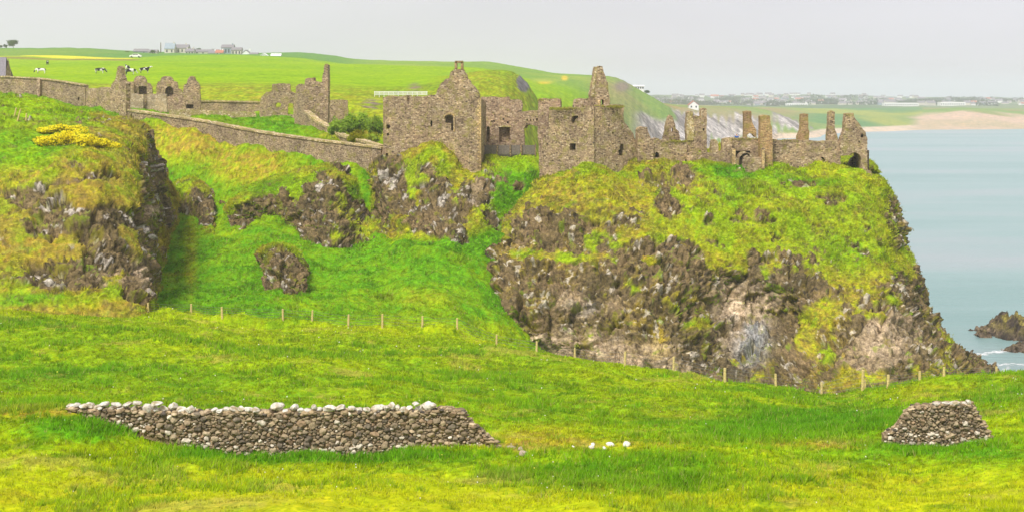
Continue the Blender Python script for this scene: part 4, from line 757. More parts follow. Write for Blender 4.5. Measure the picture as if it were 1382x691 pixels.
# grey slate-roofed building at the left edge
sh = empty('stone_shed', W(0, 104, 236), 'grey pitched-roof building cut off by the left edge of the picture', 'house')
a = W(-25, 104, 238); b_ = W(7.5, 78.5, 238); z1 = b_[2]; z0 = a[2]-3
mb = MB(); mb.box(a[0], b_[0]-.15, 238, 241.4, z0, z1-3.3); mb.add([(b_[0]-.15, 238, z1-3.3), (b_[0]-.15, 241.4, z1-3.3), (b_[0]-.15, 239.7, z1-.1)], [(0, 1, 2)]); mb.build('wall', M_STONE_P, sh)
mb = MB()
for s_ in (-1, 1):
    y0 = 239.7+s_*1.95
    mb.add([(a[0]-.3, y0, z1-3.6), (b_[0]+.1, y0, z1-3.6), (b_[0]+.1-.6, 239.7, z1), (a[0]-.3, 239.7, z1), (a[0]-.3, y0, z1-3.45), (b_[0]+.1, y0, z1-3.45), (b_[0]-.5, 239.7, z1+.15), (a[0]-.3, 239.7, z1+.15)], [(0, 1, 2, 3), (4, 5, 6, 7), (0, 1, 5, 4), (1, 2, 6, 5), (3, 0, 4, 7)])
mb.build('roof', M_SLATE, sh)
# white railing on the rough slope behind the gatehouse
rl = empty('railing', W(541, 130, 300), 'white slatted railing on the slope above the gatehouse wall', 'railing')
for x in np.arange(505.5, 578, 6.4):
    g = on_ground(x, 300); mb = MB(); mb.box(g.x-.06, g.x+.06, 299.95, 300.07, g.z-.5, W(x, 123.8, 300)[2]); mb.build('post', M_WHITE, rl)
mb = MB()
for y in (124.2, 126.2, 128.4): a = W(505, y, 300); b_ = W(577, y, 300); mb.box(a[0], b_[0], 299.86, 299.94, a[2]-.06, a[2]+.06)
for x in np.arange(506, 577, 1.6): a = W(x, 128.4, 300); mb.box(a[0]-.035, a[0]+.035, 299.8, 299.85, a[2], W(x, 124.2, 300)[2])
mb.build('rail', M_WHITE, rl)

# ------------------------------------------------------------ dry-stone walls in the near field
ICO_V, ICO_F = None, None
bm = bmesh.new(); bmesh.ops.create_icosphere(bm, subdivisions=2, radius=1); ICO_V = np.array([v.co[:] for v in bm.verts]); ICO_F = np.array([[v.index for v in f.verts] for f in bm.faces]); bm.free()
def stone_shape(r, sx, sy, sz):
    v = ICO_V.copy()
    for _ in range(7):                            # knock flat facets off the stone
        d = r.normal(size=3); d /= np.linalg.norm(d); q = v@d; lim = r.uniform(.52, .85); v = v-np.clip(q-lim, 0, None)[:, None]*d
    v /= np.abs(v).max(0); n = fbm(v*1.0+r.uniform(0, 99, 3), 1.4, 3, 5)[:, None]; v = v*(1+n*.2)
    a = r.uniform(-.25, .25); R_ = np.array([[math.cos(a), 0, math.sin(a)], [0, 1, 0], [-math.sin(a), 0, math.cos(a)]])
    return (v*np.array([sx, sy, sz]))@R_.T
SC = [c_(.16,.12,.075), c_(.23,.17,.10), c_(.30,.225,.13), c_(.36,.27,.16), c_(.09,.075,.06), c_(.42,.33,.21), c_(.26,.16,.085)]
def dry_wall(name, label, cat, topf, botf, x0, x1, Yw, thick, caps, r, white_low=.12, sc=1.0):
    e = empty(name, W((x0+x1)/2, botf((x0+x1)/2), Yw), label, cat); u = Yw/F; off = np.array(e.location)
    # rubble core
    xs = np.arange(x0, x1+1, 4.0); tp = [(x, topf(x)+1.8) for x in xs]; bt = [(x, botf(x)+16) for x in xs[::-1]]
    mb = MB(); wall_geo(mb, tp+bt, ((x0, Yw+.16), (x1, Yw+.16)), thick-.3, amp=.4, step=4); mb.build('core', masonry('wall_core_'+name, [(0, (.12,.09,.06)), (1, (.30,.24,.17))], 7, 1, mortar=(.40,.33,.24)), e)
    V = []; Fc = []; Cc = []; nb = 0
    ybot = max(botf(x) for x in xs)+6; ytop = min(topf(x) for x in xs); placed = []
    cand = [(R_, n_) for R_, n_ in ((.135, 400), (.10, 1800), (.075, 8000), (.055, 22000), (.04, 26000))]
    grid = {}; gs = .3/u
    for R_, n_ in cand:
        n_ = int(n_*(x1-x0)/580/sc); xr_ = r.uniform(x0, x1, n_); yr_ = r.uniform(ytop, ybot, n_)
        for cx, cy in zip(xr_, yr_):
            rr = R_*sc*r.uniform(.85, 1.15)/u
            if not (topf(cx)+rr*.55 < cy < botf(cx)+7): continue
            gx_, gy_ = int(cx/gs), int(cy/gs); ok = True
            for ax in (-1, 0, 1):
                for ay in (-1, 0, 1):
                    for (ox, oy, orr) in grid.get((gx_+ax, gy_+ay), ()):
                        if ((ox-cx)*.72)**2+((oy-cy)*1.15)**2 < ((orr+rr)*.73)**2: ok = False; break
                    if not ok: break
                if not ok: break
            if not ok: continue
            grid.setdefault((gx_, gy_), []).append((cx, cy, rr))
            s_ = stone_shape(r, rr*u*r.uniform(1.0, 1.35), r.uniform(.6, .8)*R_*sc+.03, rr*u*r.uniform(.78, 1.0)); p = np.array(W(cx, cy, Yw+.12+r.uniform(-.03, .05)))
            c = SC[r.integers(0, len(SC))]*.6+c_(.29,.235,.16)*.4; c = c*r.uniform(.75, 1.3)
            if r.random() < white_low*(2.2 if cy > botf(cx)-12 else .5): c = c_(.66,.58,.46)*r.uniform(.75, 1.1)
            V.append(s_+p-off); Fc.append(ICO_F+nb); Cc.append(np.repeat(c[None], len(s_), 0)); nb += len(s_)
    mesh_np('wall_face', np.concatenate(V), np.concatenate(Fc), M_STONES, e, col=np.concatenate(Cc), smooth=False)
    V = []; Fc = []; Cc = []; nb = 0                       # hearting seen along the top
    for k in range(int((x1-x0)*1.3)):
        x = r.uniform(x0, x1); Yk = Yw+r.uniform(.1, thick-.1); t = W(x, topf(x), Yw); p = np.array(((x-CX)/F*Yk, Yk, t[2]-r.uniform(.02, .1)))
        s_ = stone_shape(r, r.uniform(.08, .2), r.uniform(.08, .18), r.uniform(.05, .09)); V.append(s_+p-off); Fc.append(ICO_F+nb); Cc.append(np.repeat((SC[r.integers(0, 6)]*r.uniform(.8, 1.3))[None], len(s_), 0)); nb += len(s_)
    mesh_np('wall_head', np.concatenate(V), np.concatenate(Fc), M_STONES, e, col=np.concatenate(Cc))
    for (cx, cy, w_, h_) in caps:
        s_ = stone_shape(r, w_/2*u*1.22, r.uniform(.18, .28), h_/2*u*1.02); p = np.array(W(cx, cy, Yw+thick/2*r.uniform(.4, 1.0)))
        n = fbm(s_+p, 7, 3, 9); c = mixc(c_(.74,.69,.60)[None]*r.uniform(.8, 1.08), c_(.36,.29,.16)[None], np.clip(n*1.6+.12, 0, .9))
        mesh_np('cap_stone', s_+p-off, ICO_F, M_STONES, e, col=c*.9, smooth=False)
    return e
r = np.random.default_rng(5)
caps = [(95,547.5,9,6),(104,547,9,7),(113,548,9,7),(122,546,9,8),(131,549,8,7),(141,544.5,10,8),(136,550.5,8,5),(150,551,7,5),(157,545,12,6),(163,550,11,4),(173,545,12,6),(186,543.5,10,7),(181,550.5,9,6),(199,551,16,13),(211,545,14,8),(212,552,9,6),(221,551.5,10,10),(234,548,13,12),(245,552,12,8),(256,551.5,12,9),(290,553,8,8),(297,553.5,9,6),(306,552,10,7),(316,552,11,8),(326,551,9,8),(336,552.5,11,8),(346,553,10,7),(374,548.5,16,11),(386,554,9,6),(397,549.5,10,10),(406,553.5,8,6),(415,553,9,6),(423,549.5,7,9),(431,552,7,7),(444,551,17,10),(460,550,10,9),(465,554,9,5),(474,551,10,7),(485,552.5,11,9),(496,552,11,7),(510,550.5,16,11),(522,551,8,9),(529,547,8,8),(536,550.5,7,9),(543,552,8,7),(553,550.5,10,6),(561,544.5,8,5),(566,550,10,7),(577,548.5,14,12),(584,546,8,7)]
tf = lambda x: float(np.interp(x, [88,120,260,290,590,596,626,633,645,657,668,676], [551,553,556.5,557,555,552,556,570,579,590,599,612]))
bf = lambda x: float(np.interp(x, [88,140,200,240,280,350,560,676], [551,562,576,589,601,608,608,610]))
dry_wall('dry_stone_wall', 'long dry-stone field wall topped with white lumpy cap stones', 'stone wall', tf, bf, 92, 672, 50.0, .75, caps, r)
r = np.random.default_rng(6)
caps = [(1264,544.5,10,5),(1276,544,11,6),(1288,543.5,12,6),(1300,544.5,9,5),(1307,542.5,6,7)]
tf2 = lambda x: float(np.interp(x, [1194,1205,1212,1222,1228,1240,1262,1310,1316,1322,1330,1338], [587,582,576,562,553,549,546.5,547,557,569,581,592]))
bf2 = lambda x: float(np.interp(x, [1194,1210,1240,1290,1335], [590,592,597,597,591]))
dry_wall('dry_stone_wall', 'short hump of ruined dry-stone wall standing alone in the grass at the right', 'stone wall', tf2, bf2, 1195, 1337, 56.0, .9, caps, r, .10, .85)
# loose stones
LS = [(798,605,9,4,'flat pale stone, leftmost of the loose stones in the grass right of the long wall'),(815,606.5,7,4,'small round pale stone between the flat stone and the longest loose stone'),(824,600.5,13,4,'long flat pale stone lying behind the other loose stones'),(845,603,11,6,'bright tilted stone, rightmost of the loose stones in the grass'),(800,600.5,6,2.5,'thin pale stone at the back left of the loose stones'),(706,615,12,6,'brownish fallen stone lying near the broken end of the long wall'),(689,605,16,4,'flat grey stone fallen at the broken end of the long wall'),(774,604,5,2.5,'tiny pale stone in the grass left of the loose group'),(703,607,8,4,'pinkish fallen stone just behind the brownish fallen stone')]
def ground_hit(px, py, Ya=36, Yb=110):
    Ys = np.arange(Ya, Yb, .15)
    for Y in Ys:
        if HY-ground_z(px, Y)/Y*F <= py: return float(Y)
    return Yb
for x, y, w_, h_, lab in LS:
    Yk = ground_hit(x, y); u = Yk/F; s_ = stone_shape(r, w_/2*u, .16, h_/2*u*1.5); g = on_ground(x, Yk)
    n = fbm(s_*1+x, 6, 3, 9); c = mixc((c_(.72,.68,.60) if 'pale' in lab or 'bright' in lab else c_(.38,.30,.24))[None], c_(.40,.33,.22)[None], np.clip(n*1.1, 0, .7))
    o = mesh_np('loose_stone', s_, ICO_F, M_STONES, col=c); o.location = (g.x, g.y, g.z+h_*u*.35); tag(o, lab, 'stone', 'loose stones in the grass')

# ------------------------------------------------------------ wire fence along the brow
wf = empty('wire_fence', on_ground(800, 113), 'wooden post and wire fence along the brow above the valley', 'fence')
POSTS = [(105,22),(200,14),(258,12),(300,13),(382,15),(421,15),(470,18),(516,17),(570,17),(617,16),(670,17),(724,16),(776,14),(843,20),(909,20),(978,21),(1047,17),(1109,18),(1164,28),(1168,14),(1198,18),(1241,13),(1274,12),(1345,11)]
def crest(px, a=94, b=126):
    Ys = np.arange(a, b, .5); v = [HY-ground_z(px, Y)/Y*F for Y in Ys]; return float(Ys[int(np.argmin(v))])
tops = []; rp = random.Random(3)
for x, h in POSTS:
    Yc = crest(x)-.4; g = on_ground(x, Yc); hm = h*Yc/F; lean = rp.uniform(-.06, .06); rad = .12 if h > 20 else .10
    mb = MB(); t = g+Vector((lean, rp.uniform(-.03, .03), hm)); mb.tube(g-Vector((0, 0, .3)), t, rad*1.05, rad*.9, 7); mb.build('post', M_WOODP, wf, smooth=False)
    if h != 14 or x != 1168: tops.append((g, t))
mb = MB(); g = on_ground(1178, crest(1178)); mb.tube(g, tops[[p[0] for p in POSTS].index(1164)][1]-Vector((0, 0, .3)), .05, .04, 6); mb.build('strut', M_WOODP, wf)
mb = MB()
for (g0, t0), (g1, t1) in zip(tops[:-1], tops[1:]):
    for f in (.92, .68, .42, .2): 
        a = g0.lerp(t0, f); b_ = g1.lerp(t1, f); m_ = (a+b_)/2-Vector((0, 0, .06)); mb.tube(a, m_, .012, n=3); mb.tube(m_, b_, .012, n=3)
mb.build('wire', M_WIRE, wf)
wf2 = empty('hill_fence', W(30, 148, 150), 'three leaning pale posts of an old fence on the left hill', 'fence')
def hill_hit(px, py):
    for V, c, g_, nu, nv in TUFT_SRC[-1:]:
        q = np.stack([V[:, 0]/V[:, 1]*F+CX, HY-V[:, 2]/V[:, 1]*F], -1); d = np.hypot(q[:, 0]-px, q[:, 1]-py); k = np.where(d < 4)[0]
        return Vector(V[k[np.argmin(V[k, 1])]]) if len(k) else Vector(W(px, py, 160))
for x, y, dx, h in ((18,155,4,13),(26,161,5,15),(38,161,1,9)):
    g = hill_hit(x, y); u = g.y/F; mb = MB(); mb.tube(g-Vector((0, 0, .3)), g+Vector((dx*u, 0, h*u)), .09, .08, 6); mb.build('post', M_WOODP, wf2)
for x, y, h, lab in ((64,402,14,'single grey post standing in the grass below the left hill'),(105,425,18,'')):
    if not lab: continue
    Yk = ground_hit(x, y, 100, 126); g = on_ground(x, Yk); mb = MB(); mb.tube((0, 0, -.2), (.05, 0, h*Yk/F), .08, .07, 7); o = mb.build('fence_post', M_WOODP, loc=(0, 0, 0)); o.location = g; tag(o, lab, 'post')

# ------------------------------------------------------------ gorse, shrubs and trees (leaf-sized faces)
def leaves(name, blobsL, n, size, cols, seed, mat=None, parent=None, off=(0, 0, 0), shell=.55):
    r = np.random.default_rng(seed); wts = np.array([b[3]*b[4]*b[5] for b in blobsL])**.7; k = r.choice(len(blobsL), n, p=wts/wts.sum()); B = np.array(blobsL)[k]
    d = r.normal(size=(n, 3)); d /= np.linalg.norm(d, axis=1)[:, None]; rad = r.uniform(shell, 1.05, n)**.6
    rad *= 1+fbm(d*2+B[:, :3]*.7, 1, 3, seed)*.45
    P = B[:, :3]+d*rad[:, None]*B[:, 3:6]
    a = r.normal(size=(n, 3)); a /= np.linalg.norm(a, axis=1)[:, None]; b = np.cross(a, d+r.normal(size=(n, 3))*.5); b /= np.linalg.norm(b, axis=1)[:, None]+1e-9
    s = size*r.uniform(.5, 1.4, n)[:, None]; V = np.stack([P-a*s, P+b*s*.6, P+a*s, P-b*s*.6], 1).reshape(-1, 3)-np.array(off)
    cw = r.uniform(0, 1, n); clump = np.clip(.5+fbm(P, 1.2/size*.12, 3, seed+3), 0, 1); t = np.clip(clump*.7+cw*.3, 0, 1); c = mixc(np.array(cols[0])[None], np.array(cols[1])[None], t)
    if len(cols) > 2: c = np.where((r.random(n) < cols[3])[:, None], np.array(cols[2])[None]*r.uniform(.7, 1.2, n)[:, None], c)
    fc = np.arange(4*n).reshape(n, 4); return mesh_np(name, V, fc, mat or M_LEAF, parent, col=np.repeat(c, 4, 0), smooth=False)
def shrub(name, label, cat, bl, n, size, cols, seed, group=None, stem=True):
    base = np.array(bl[0][:3])-np.array([0, 0, bl[0][5]]); e = empty(name, base, label, cat, group)
    leaves('foliage', bl, n, size, cols, seed, parent=e, off=base)
    mb = MB()
    for b in bl: mb.tube(base-np.array([0, 0, .3]), Vector(b[:3]), .05*max(b[3], .6), .02, 5)
    mb.build('stem', M_BARK, e); return e
for t_ in TURF: turf_cap(*t_)
YEL = c_(.90,.74,.01); YEL2 = c_(.97,.90,.04); GD = c_(.06,.12,.02)
def gorse(label, spots, seed, group):
    bl = []
    for x, y, rx, rz in spots:
        g = hill_hit(x, y); u = g.y/F; bl.append((g.x, g.y+.3, g.z+rz*u*.55, rx*u, 1.1, rz*u))
    return shrub('gorse_bush', label, 'bush', bl, 15000, .09, (YEL, YEL2, GD, .11), seed, group)
GG = 'flowering gorse on the left hill'
gorse('lower sprawling gorse bush covered in yellow flowers on the left hill', [(60,192,14,8),(78,190,16,9),(98,189,16,8),(116,191,14,8),(134,193,14,6),(150,196,10,4),(90,184,14,7)], 1, GG)
gorse('upper smaller yellow gorse bush, behind the sprawling one', [(68,176,14,5),(82,174,14,6),(98,175,14,5),(110,178,8,4)], 2, GG)
# thicket beside the gatehouse
GR0, GR1 = c_(.16,.30,.02), c_(.36,.52,.05)
for i, (x, y, rx, rz, lab, col) in enumerate([(455,168,12,11,'green leafy shrub at the left end of the thicket by the gatehouse', (GR0, GR1)), (472,163,11,12,'tall green shrub second from the left in the thicket by the gatehouse', (GR0, GR1)),
      (490,160,11,13,'tallest leafy shrub in the middle of the thicket by the gatehouse', (GR0, GR1*1.1)), (507,165,10,13,'dark shrub tight against the left wall of the gatehouse', (GR0*.8, GR1*.8)), (482,182,12,8,'low yellowish shrub at the front of the thicket', (OLIVE*.7, LIME*.8)), (503,184,8,7,'small low shrub at the foot of the gatehouse corner', (OLIVE*.6, GR1))]):
    Yk = 204-(y-160)*.4 if y < 175 else 195; u = Yk/F; q = W(x, y+rz*.3, Yk); 
    shrub('shrub', lab, 'shrub', [(q[0], q[1], q[2], rx*u*.8, .9, rz*u), (q[0]-rx*u*.5, q[1]+.2, q[2]-rz*u*.4, rx*u*.6, .8, rz*u*.6), (q[0]+rx*u*.5, q[1]-.3, q[2]-rz*u*.3, rx*u*.6, .8, rz*u*.6)], 2600, .14, col, 20+i, 'thicket beside the gatehouse')
def tree(label, px, py, w_, h_, Y, seed, col=None, group=None, n=2600):
    u = Y/F; g = Vector(W(px, py, Y)); e = empty('tree', g, label, 'tree', group); R_ = random.Random(seed); W_ = w_*u/2; H_ = h_*u
    bl = [(g.x+R_.uniform(-.55, .55)*W_, g.y+R_.uniform(-.5, .5)*W_, g.z+H_*R_.uniform(.4, .78), W_*R_.uniform(.35, .55), W_*.5, H_*R_.uniform(.2, .3)) for _ in range(7)]
    leaves('crown', bl, n, H_*.045, col or (c_(.035,.075,.02), c_(.08,.14,.035)), seed, parent=e, off=g)
    mb = MB(); mb.tube(g-Vector((0, 0, 1)), g+Vector((0, 0, H_*.55)), H_*.04, H_*.02, 7)
    for b in bl[:4]: mb.tube(g+Vector((0, 0, H_*.3)), Vector(b[:3]), H_*.02, H_*.008, 5)
    mb.build('trunk', M_BARK, e); return e
TG = 'trees on the skyline'
tree('broad dark rounded tree on the skyline at the far left', 18, 66, 17, 12, 990, 1, group=TG)
tree('thin small tree to the left of the broad tree on the skyline', 7, 66, 5, 6.5, 990, 2, group=TG)
tree('tiny dark tree at the left edge of the skyline', 1.5, 66, 4, 4.5, 990, 3, group=TG)
tree('small tree beside the grey-blue low buildings on the skyline', 206, 74, 7, 6, 940, 4, group=TG)
tree('dark clump of tree at the near end of the far white houses', 326, 75, 7, 5, 940, 5, group=TG)
tree('dark round bush on the headland right of the pale building', 872, 128.5, 13, 6.5, 905, 6, group=TG)
tree('dark bushy tree behind the long barn on the skyline', 268, 74, 14, 9, 968, 8, group=TG)
tree('second dark bushy tree behind the right end of the long barn', 290, 74, 12, 8, 968, 9, group=TG)
tree('tree growing on the grass knoll left of the pale farm sheds', 172, 74, 7, 5, 940, 7, (c_(.10,.16,.03), c_(.16,.24,.05)), group=TG)

# ------------------------------------------------------------ houses
def house(name, label, cat, px, py, w_, h_, Y, roof=.45, wallm=None, roofm=None, chim=1, wins=3, group=None, gable_front=False, dz=0):
    u = Y/F; g = Vector(W(px, py, Y)); e = empty(name, g, label, cat, group); w2 = w_*u/2; H_ = h_*u; hw = H_*(1-roof); dp = max(6.0, w2*.9)/2
    mb = MB(); mb.box(g.x-w2, g.x+w2, g.y-dp, g.y+dp, g.z-2.5, g.z+hw)
    if gable_front: mb.add([(g.x-w2, g.y-dp, g.z+hw), (g.x+w2, g.y-dp, g.z+hw), (g.x, g.y-dp, g.z+H_)], [(0, 1, 2)])
    else:
        for s_ in (-1, 1): mb.add([(g.x+s_*w2, g.y-dp, g.z+hw), (g.x+s_*w2, g.y+dp, g.z+hw), (g.x+s_*w2, g.y, g.z+H_)], [(0, 1, 2)])
    mb.build('wall', wallm or M_WHITE, e)
    t = .25; mb = MB()
    for s_ in (-1, 1):
        if gable_front: q = [(g.x+s_*(w2+.4), g.y-dp-.3, g.z+hw-.2), (g.x+s_*(w2+.4), g.y+dp, g.z+hw-.2), (g.x, g.y+dp, g.z+H_+.05), (g.x, g.y-dp-.3, g.z+H_+.05)]
        else: q = [(g.x-w2-.3, g.y+s_*(dp+.3), g.z+hw-.2), (g.x+w2+.3, g.y+s_*(dp+.3), g.z+hw-.2), (g.x+w2+.3, g.y, g.z+H_+.05), (g.x-w2-.3, g.y, g.z+H_+.05)]
        mb.add(q+[(a, b, c+t) for a, b, c in q], [(0, 1, 2, 3), (4, 5, 6, 7), (0, 1, 5, 4), (1, 2, 6, 5), (2, 3, 7, 6), (3, 0, 4, 7)])
    rf = mb.build('roof', roofm or M_SLATE, e)
    for k in range(chim):
        x = g.x+(w2*.75 if k == 0 else -w2*.75); mb = MB(); mb.box(x-.4, x+.4, g.y-.4, g.y+.4, g.z+H_*.9, g.z+H_+1.2); o = mb.build('chimney', wallm or M_WHITE, e)
    for k in range(wins):
        x = g.x-w2+(k+.5)*2*w2/wins; mb = MB(); mb.box(x-.5, x+.5, g.y-dp-.06, g.y-dp-.01, g.z+hw*.35, g.z+hw*.8); mb.build('window', M_GLASS, e)
    return e
HG = 'buildings on the far skyline'
for a in [('house','plain cream house with two chimneys at the right side of the large country house','house',257,74.6,11,8,948,.45,M_CREAM,M_SLATE,2,3),
 ('farm_shed','long low grey-blue farm shed at the left end of the skyline buildings','shed',191,74.5,19,7.5,950,.4,M_BLUEG,M_SLATE,0,2),
 ('farm_shed','low grey shed next to the thin mast','shed',207,74.5,12,6.5,948,.4,M_CREAM,M_SLATE,0,2),
 ('manor_house','large grey country house with several chimneys, biggest on the skyline','house',240,74,30,13,955,.35,M_CREAM,M_SLATE,2,6),
 ('manor_wing','blue-roofed wing at the left side of the large country house','house',230,74,13,15,948,.5,M_CREAM,M_BLUEG,1,2),
 ('barn','long green-grey barn right of the large country house','barn',276,74.8,40,7,960,.4,M_CREAM,M_SLATE,0,5),
 ('house','small house with a red roof among the skyline buildings','house',297,75.5,10,7,935,.5,M_WHITE,M_REDROOF,1,2),
 ('house','white cottage left of the red-roofed house on the skyline','house',287,75.5,9,6,937,.5,M_WHITE,M_SLATE,1,2),
 ('house','tall blue-grey building with a stepped roof on the skyline','house',308,75.8,16,14.5,938,.25,M_BLUEG,M_SLATE,1,4),
 ('house','pale flat-fronted building joined to the right of the tall blue-grey one','house',320,76,13,11,930,.3,M_CREAM,M_SLATE,0,3),
 ('house','white gabled house with a grey lean-to at the right end of the main row','house',333,77,12,8.5,925,.6,M_WHITE,M_SLATE,1,2,HG,True),
 ('house','grey-roofed low house just right of the white gabled house','house',343,77.5,11,5.5,922,.6,M_CREAM,M_SLATE,0,2)]:
    a = list(a); gf = a[14] if len(a) > 14 else False; house(*a[:13], group=HG, gable_front=gf)
house('white_house', 'small white gabled house standing apart on the hill, left one of two', 'house', 357, 78, 11, 5, 850, .7, M_WHITE, M_WHITE, 0, 2, HG, True)
house('white_house', 'small white hipped house standing apart on the hill, right one of two', 'house', 373, 78, 13, 4.5, 850, .6, M_WHITE, M_WHITE, 0, 2, HG)
mb = MB(); q = W(217, 74, 955); mb.tube((0, 0, -2), (0, 0, 16*955/F), .5, .3, 6); o = mb.build('mast', M_BARK, loc=(0, 0, 0)); o.location = q; tag(o, 'thin dark mast rising beside the low grey shed on the skyline', 'mast')
house('clifftop_house', 'white house with a red roof on the slope beyond the castle', 'house', 935.5, 147.5, 13, 10.5, 930, .5, M_WHITE, M_REDROOF, 0, 2, None, True)
house('clifftop_building', 'long pale flat-roofed building on the headland skyline', 'building', 861, 122, 15, 6, 885, .15, M_WHITE, M_WHITE, 0, 5)
# car beside the field edge
def car(px, py, Y):
    u = Y/F; g = Vector(W(px, py, Y)); e = empty('parked_car', g, 'white car on the lane beyond the field where the cows graze', 'car')
    prof = [(-2.3, .35), (-2.3, .8), (-2.0, 1.0), (-1.3, 1.08), (-.7, 1.5), (.9, 1.52), (1.55, 1.1), (2.2, .98), (2.35, .7), (2.3, .35)]
    mb = MB(); n = len(prof); s_ = 1.25
    for k, y in enumerate((-.85, .85)): mb.v += [(g.x+a*s_, g.y+y, g.z+b*s_) for a, b in prof]
    mb.f += [tuple(range(n)), tuple(range(2*n-1, n-1, -1))]+[(i, n+i, n+(i+1) % n, (i+1) % n) for i in range(n)]; mb.m += [0]*(n+2); mb.build('body', M_WHITE, e)
    for x0, x1, x2, x3 in ((-1.15, -.65, .0, .0), (.1, .1, .85, 1.35)):
        mb = MB(); mb.add([(g.x+a*s_, g.y-.87, g.z+b*s_) for a, b in ((x0, 1.08), (x3, 1.08), (x2, 1.42), (x1, 1.42))], [(0, 1, 2, 3)]); mb.build('window', M_GLASS, e)
    for x in (-1.45, 1.45):
        for y in (-.9, .7):
            mb = MB(); mb.tube((g.x+x*s_, g.y+y, g.z+.4), (g.x+x*s_, g.y+y+.2, g.z+.4), .42, n=12); mb.build('wheel', M_DARK, e)
car(183, 78.4, 655)
# cows
m, N, L, b = newmat('cow_hide'); tc = N.new('ShaderNodeTexCoord'); oi = N.new('ShaderNodeObjectInfo'); ad = N.new('ShaderNodeVectorMath'); L.new(tc.outputs['Object'], ad.inputs[0]); L.new(oi.outputs['Random'], ad.inputs[1])
sc_ = N.new('ShaderNodeVectorMath'); sc_.operation = 'SCALE'; sc_.inputs['Scale'].default_value = 9; cm = N.new('ShaderNodeCombineXYZ'); L.new(oi.outputs['Random'], cm.inputs[0]); L.new(cm.outputs[0], sc_.inputs[0]); L.new(sc_.outputs[0], ad.inputs[1])
n_c = noise(N, L, .8, 1, ad.outputs[0]); r_ = ramp(N, [(.5, (.015, .015, .015)), (.53, (.75, .72, .68))]); L.new(n_c, r_.inputs[0]); L.new(r_.outputs[0], b.inputs['Base Color']); M_COW = m
def skin_body(name, verts, edges, radii, mat, root=0, sub=1):
    me = D.meshes.new(name); me.from_pydata(verts, edges, []); o = D.objects.new(name, me); link(o)
    md = o.modifiers.new('skin', 'SKIN'); md.use_smooth_shade = True; sk = me.skin_vertices[0].data if me.skin_vertices else None
    if sk is None:
        bm = bmesh.new(); bm.from_mesh(me); bm.verts.layers.skin.verify(); bm.to_mesh(me); bm.free(); sk = me.skin_vertices[0].data
    for i, r0 in enumerate(radii): sk[i].radius = (r0, r0); sk[i].use_root = (i == root)
    s_ = o.modifiers.new('sub', 'SUBSURF'); s_.levels = sub; s_.render_levels = sub
    dg = C.evaluated_depsgraph_get(); dg.update(); me2 = D.meshes.new_from_object(o.evaluated_get(dg)); me2.name = name
    D.objects.remove(o); me2.materials.clear(); me2.materials.append(mat); o2 = D.objects.new(name, me2); link(o2); return o2
def cow(px, py, Y, face, graze, label, scale=1.0):
    hd = [(1.25, 0, 1.35), (1.65, 0, .75), (1.95, 0, .32)] if graze else [(1.25, 0, 1.5), (1.6, 0, 1.75), (2.05, 0, 1.62)]
    v = [(-.75, 0, 1.15), (0, 0, 1.08), (.75, 0, 1.15)]+hd
    e = [(0, 1), (1, 2), (2, 3), (3, 4), (4, 5)]; rd = [.36, .43, .36, .24, .17, .12]
    for x, y in ((-.85, .25), (-.85, -.25), (.8, .22), (.8, -.22)):
        b0 = len(v); dx = -.12 if x < 0 else .05
        v += [(x, y, .72), (x+dx, y, .42), (x, y, .02)]; e += [(0 if x < 0 else 2, b0), (b0, b0+1), (b0+1, b0+2)]; rd += [.17, .09, .07]
    b0 = len(v); v += [(-1.15, 0, 1.3), (-1.25, 0, .7)]; e += [(0, b0), (b0, b0+1)]; rd += [.07, .05]
    o = skin_body('cow', v, e, rd, M_COW, 1); g = on_ground(px, Y); o.location = (g.x, g.y, g.z); o.rotation_euler = (0, 0, face); o.scale = (scale,)*3
    return tag(o, label, 'cow', 'dairy cows grazing in the far field')
def field_Y(px, py):
    for Y in np.arange(300, 640, 1.0):
        if HY-ground_z(px, Y)/Y*F <= py: return float(Y)
    return 450.
for x, y, f, gz_, lab in [(55.5,100,math.pi+.2,True,'black and white cow grazing, lower one of the two at the far left'),(64,88,math.pi/2+.4,True,'mostly black cow seen end on, upper one of the two at the far left'),(134.5,100,.2,True,'mostly white cow grazing alone left of the ruined turret'),
      (172.5,96.5,2.2,False,'white cow standing with raised head just right of the turret spire'),(175.5,101.5,.5,True,'black and white cow grazing in front of the white cow with raised head'),(195,99.5,.35,False,'dark cow with white legs, rightmost, its head raised')]:
    cow(x, y, field_Y(x, y), f, gz_, lab, 1.15)
# visitor behind the curtain wall
M_BLUEC = plain('blue_jacket', (.03,.12,.42), .8, .1); M_SKIN = plain('skin', (.45,.28,.20), .6, .05)
v = [(0,0,.95),(0,0,1.15),(0,0,1.38),(0,0,1.5),(0,.02,1.6),(0,.02,1.7), (-.1,0,.85),(-.11,-.02,.48),(-.11,.02,.06),(-.11,-.14,.04),(.1,0,.85),(.12,.04,.48),(.12,.04,.06),(.12,-.12,.04),(-.2,0,1.36),(-.27,.02,1.1),(-.25,-.08,.84),(.2,0,1.36),(.27,.0,1.1),(.22,-.14,.86)]
e = [(0,1),(1,2),(2,3),(3,4),(4,5),(0,6),(6,7),(7,8),(8,9),(0,10),(10,11),(11,12),(12,13),(2,14),(14,15),(15,16),(2,17),(17,18),(18,19)]
rd = [.15,.14,.16,.055,.10,.09,.09,.06,.045,.035,.09,.06,.045,.035,.065,.045,.035,.065,.045,.035]
pe = skin_body('person', v, e, rd, M_SKIN, 0, 2); q = Vector(W(994.2, 196.8, 192.5)); pe.location = (q.x, q.y, q.z); tag(pe, 'visitor in a blue jacket standing behind the wall left of the narrow chimney', 'person')
pe.scale = (1.0, 1.0, 1.0)
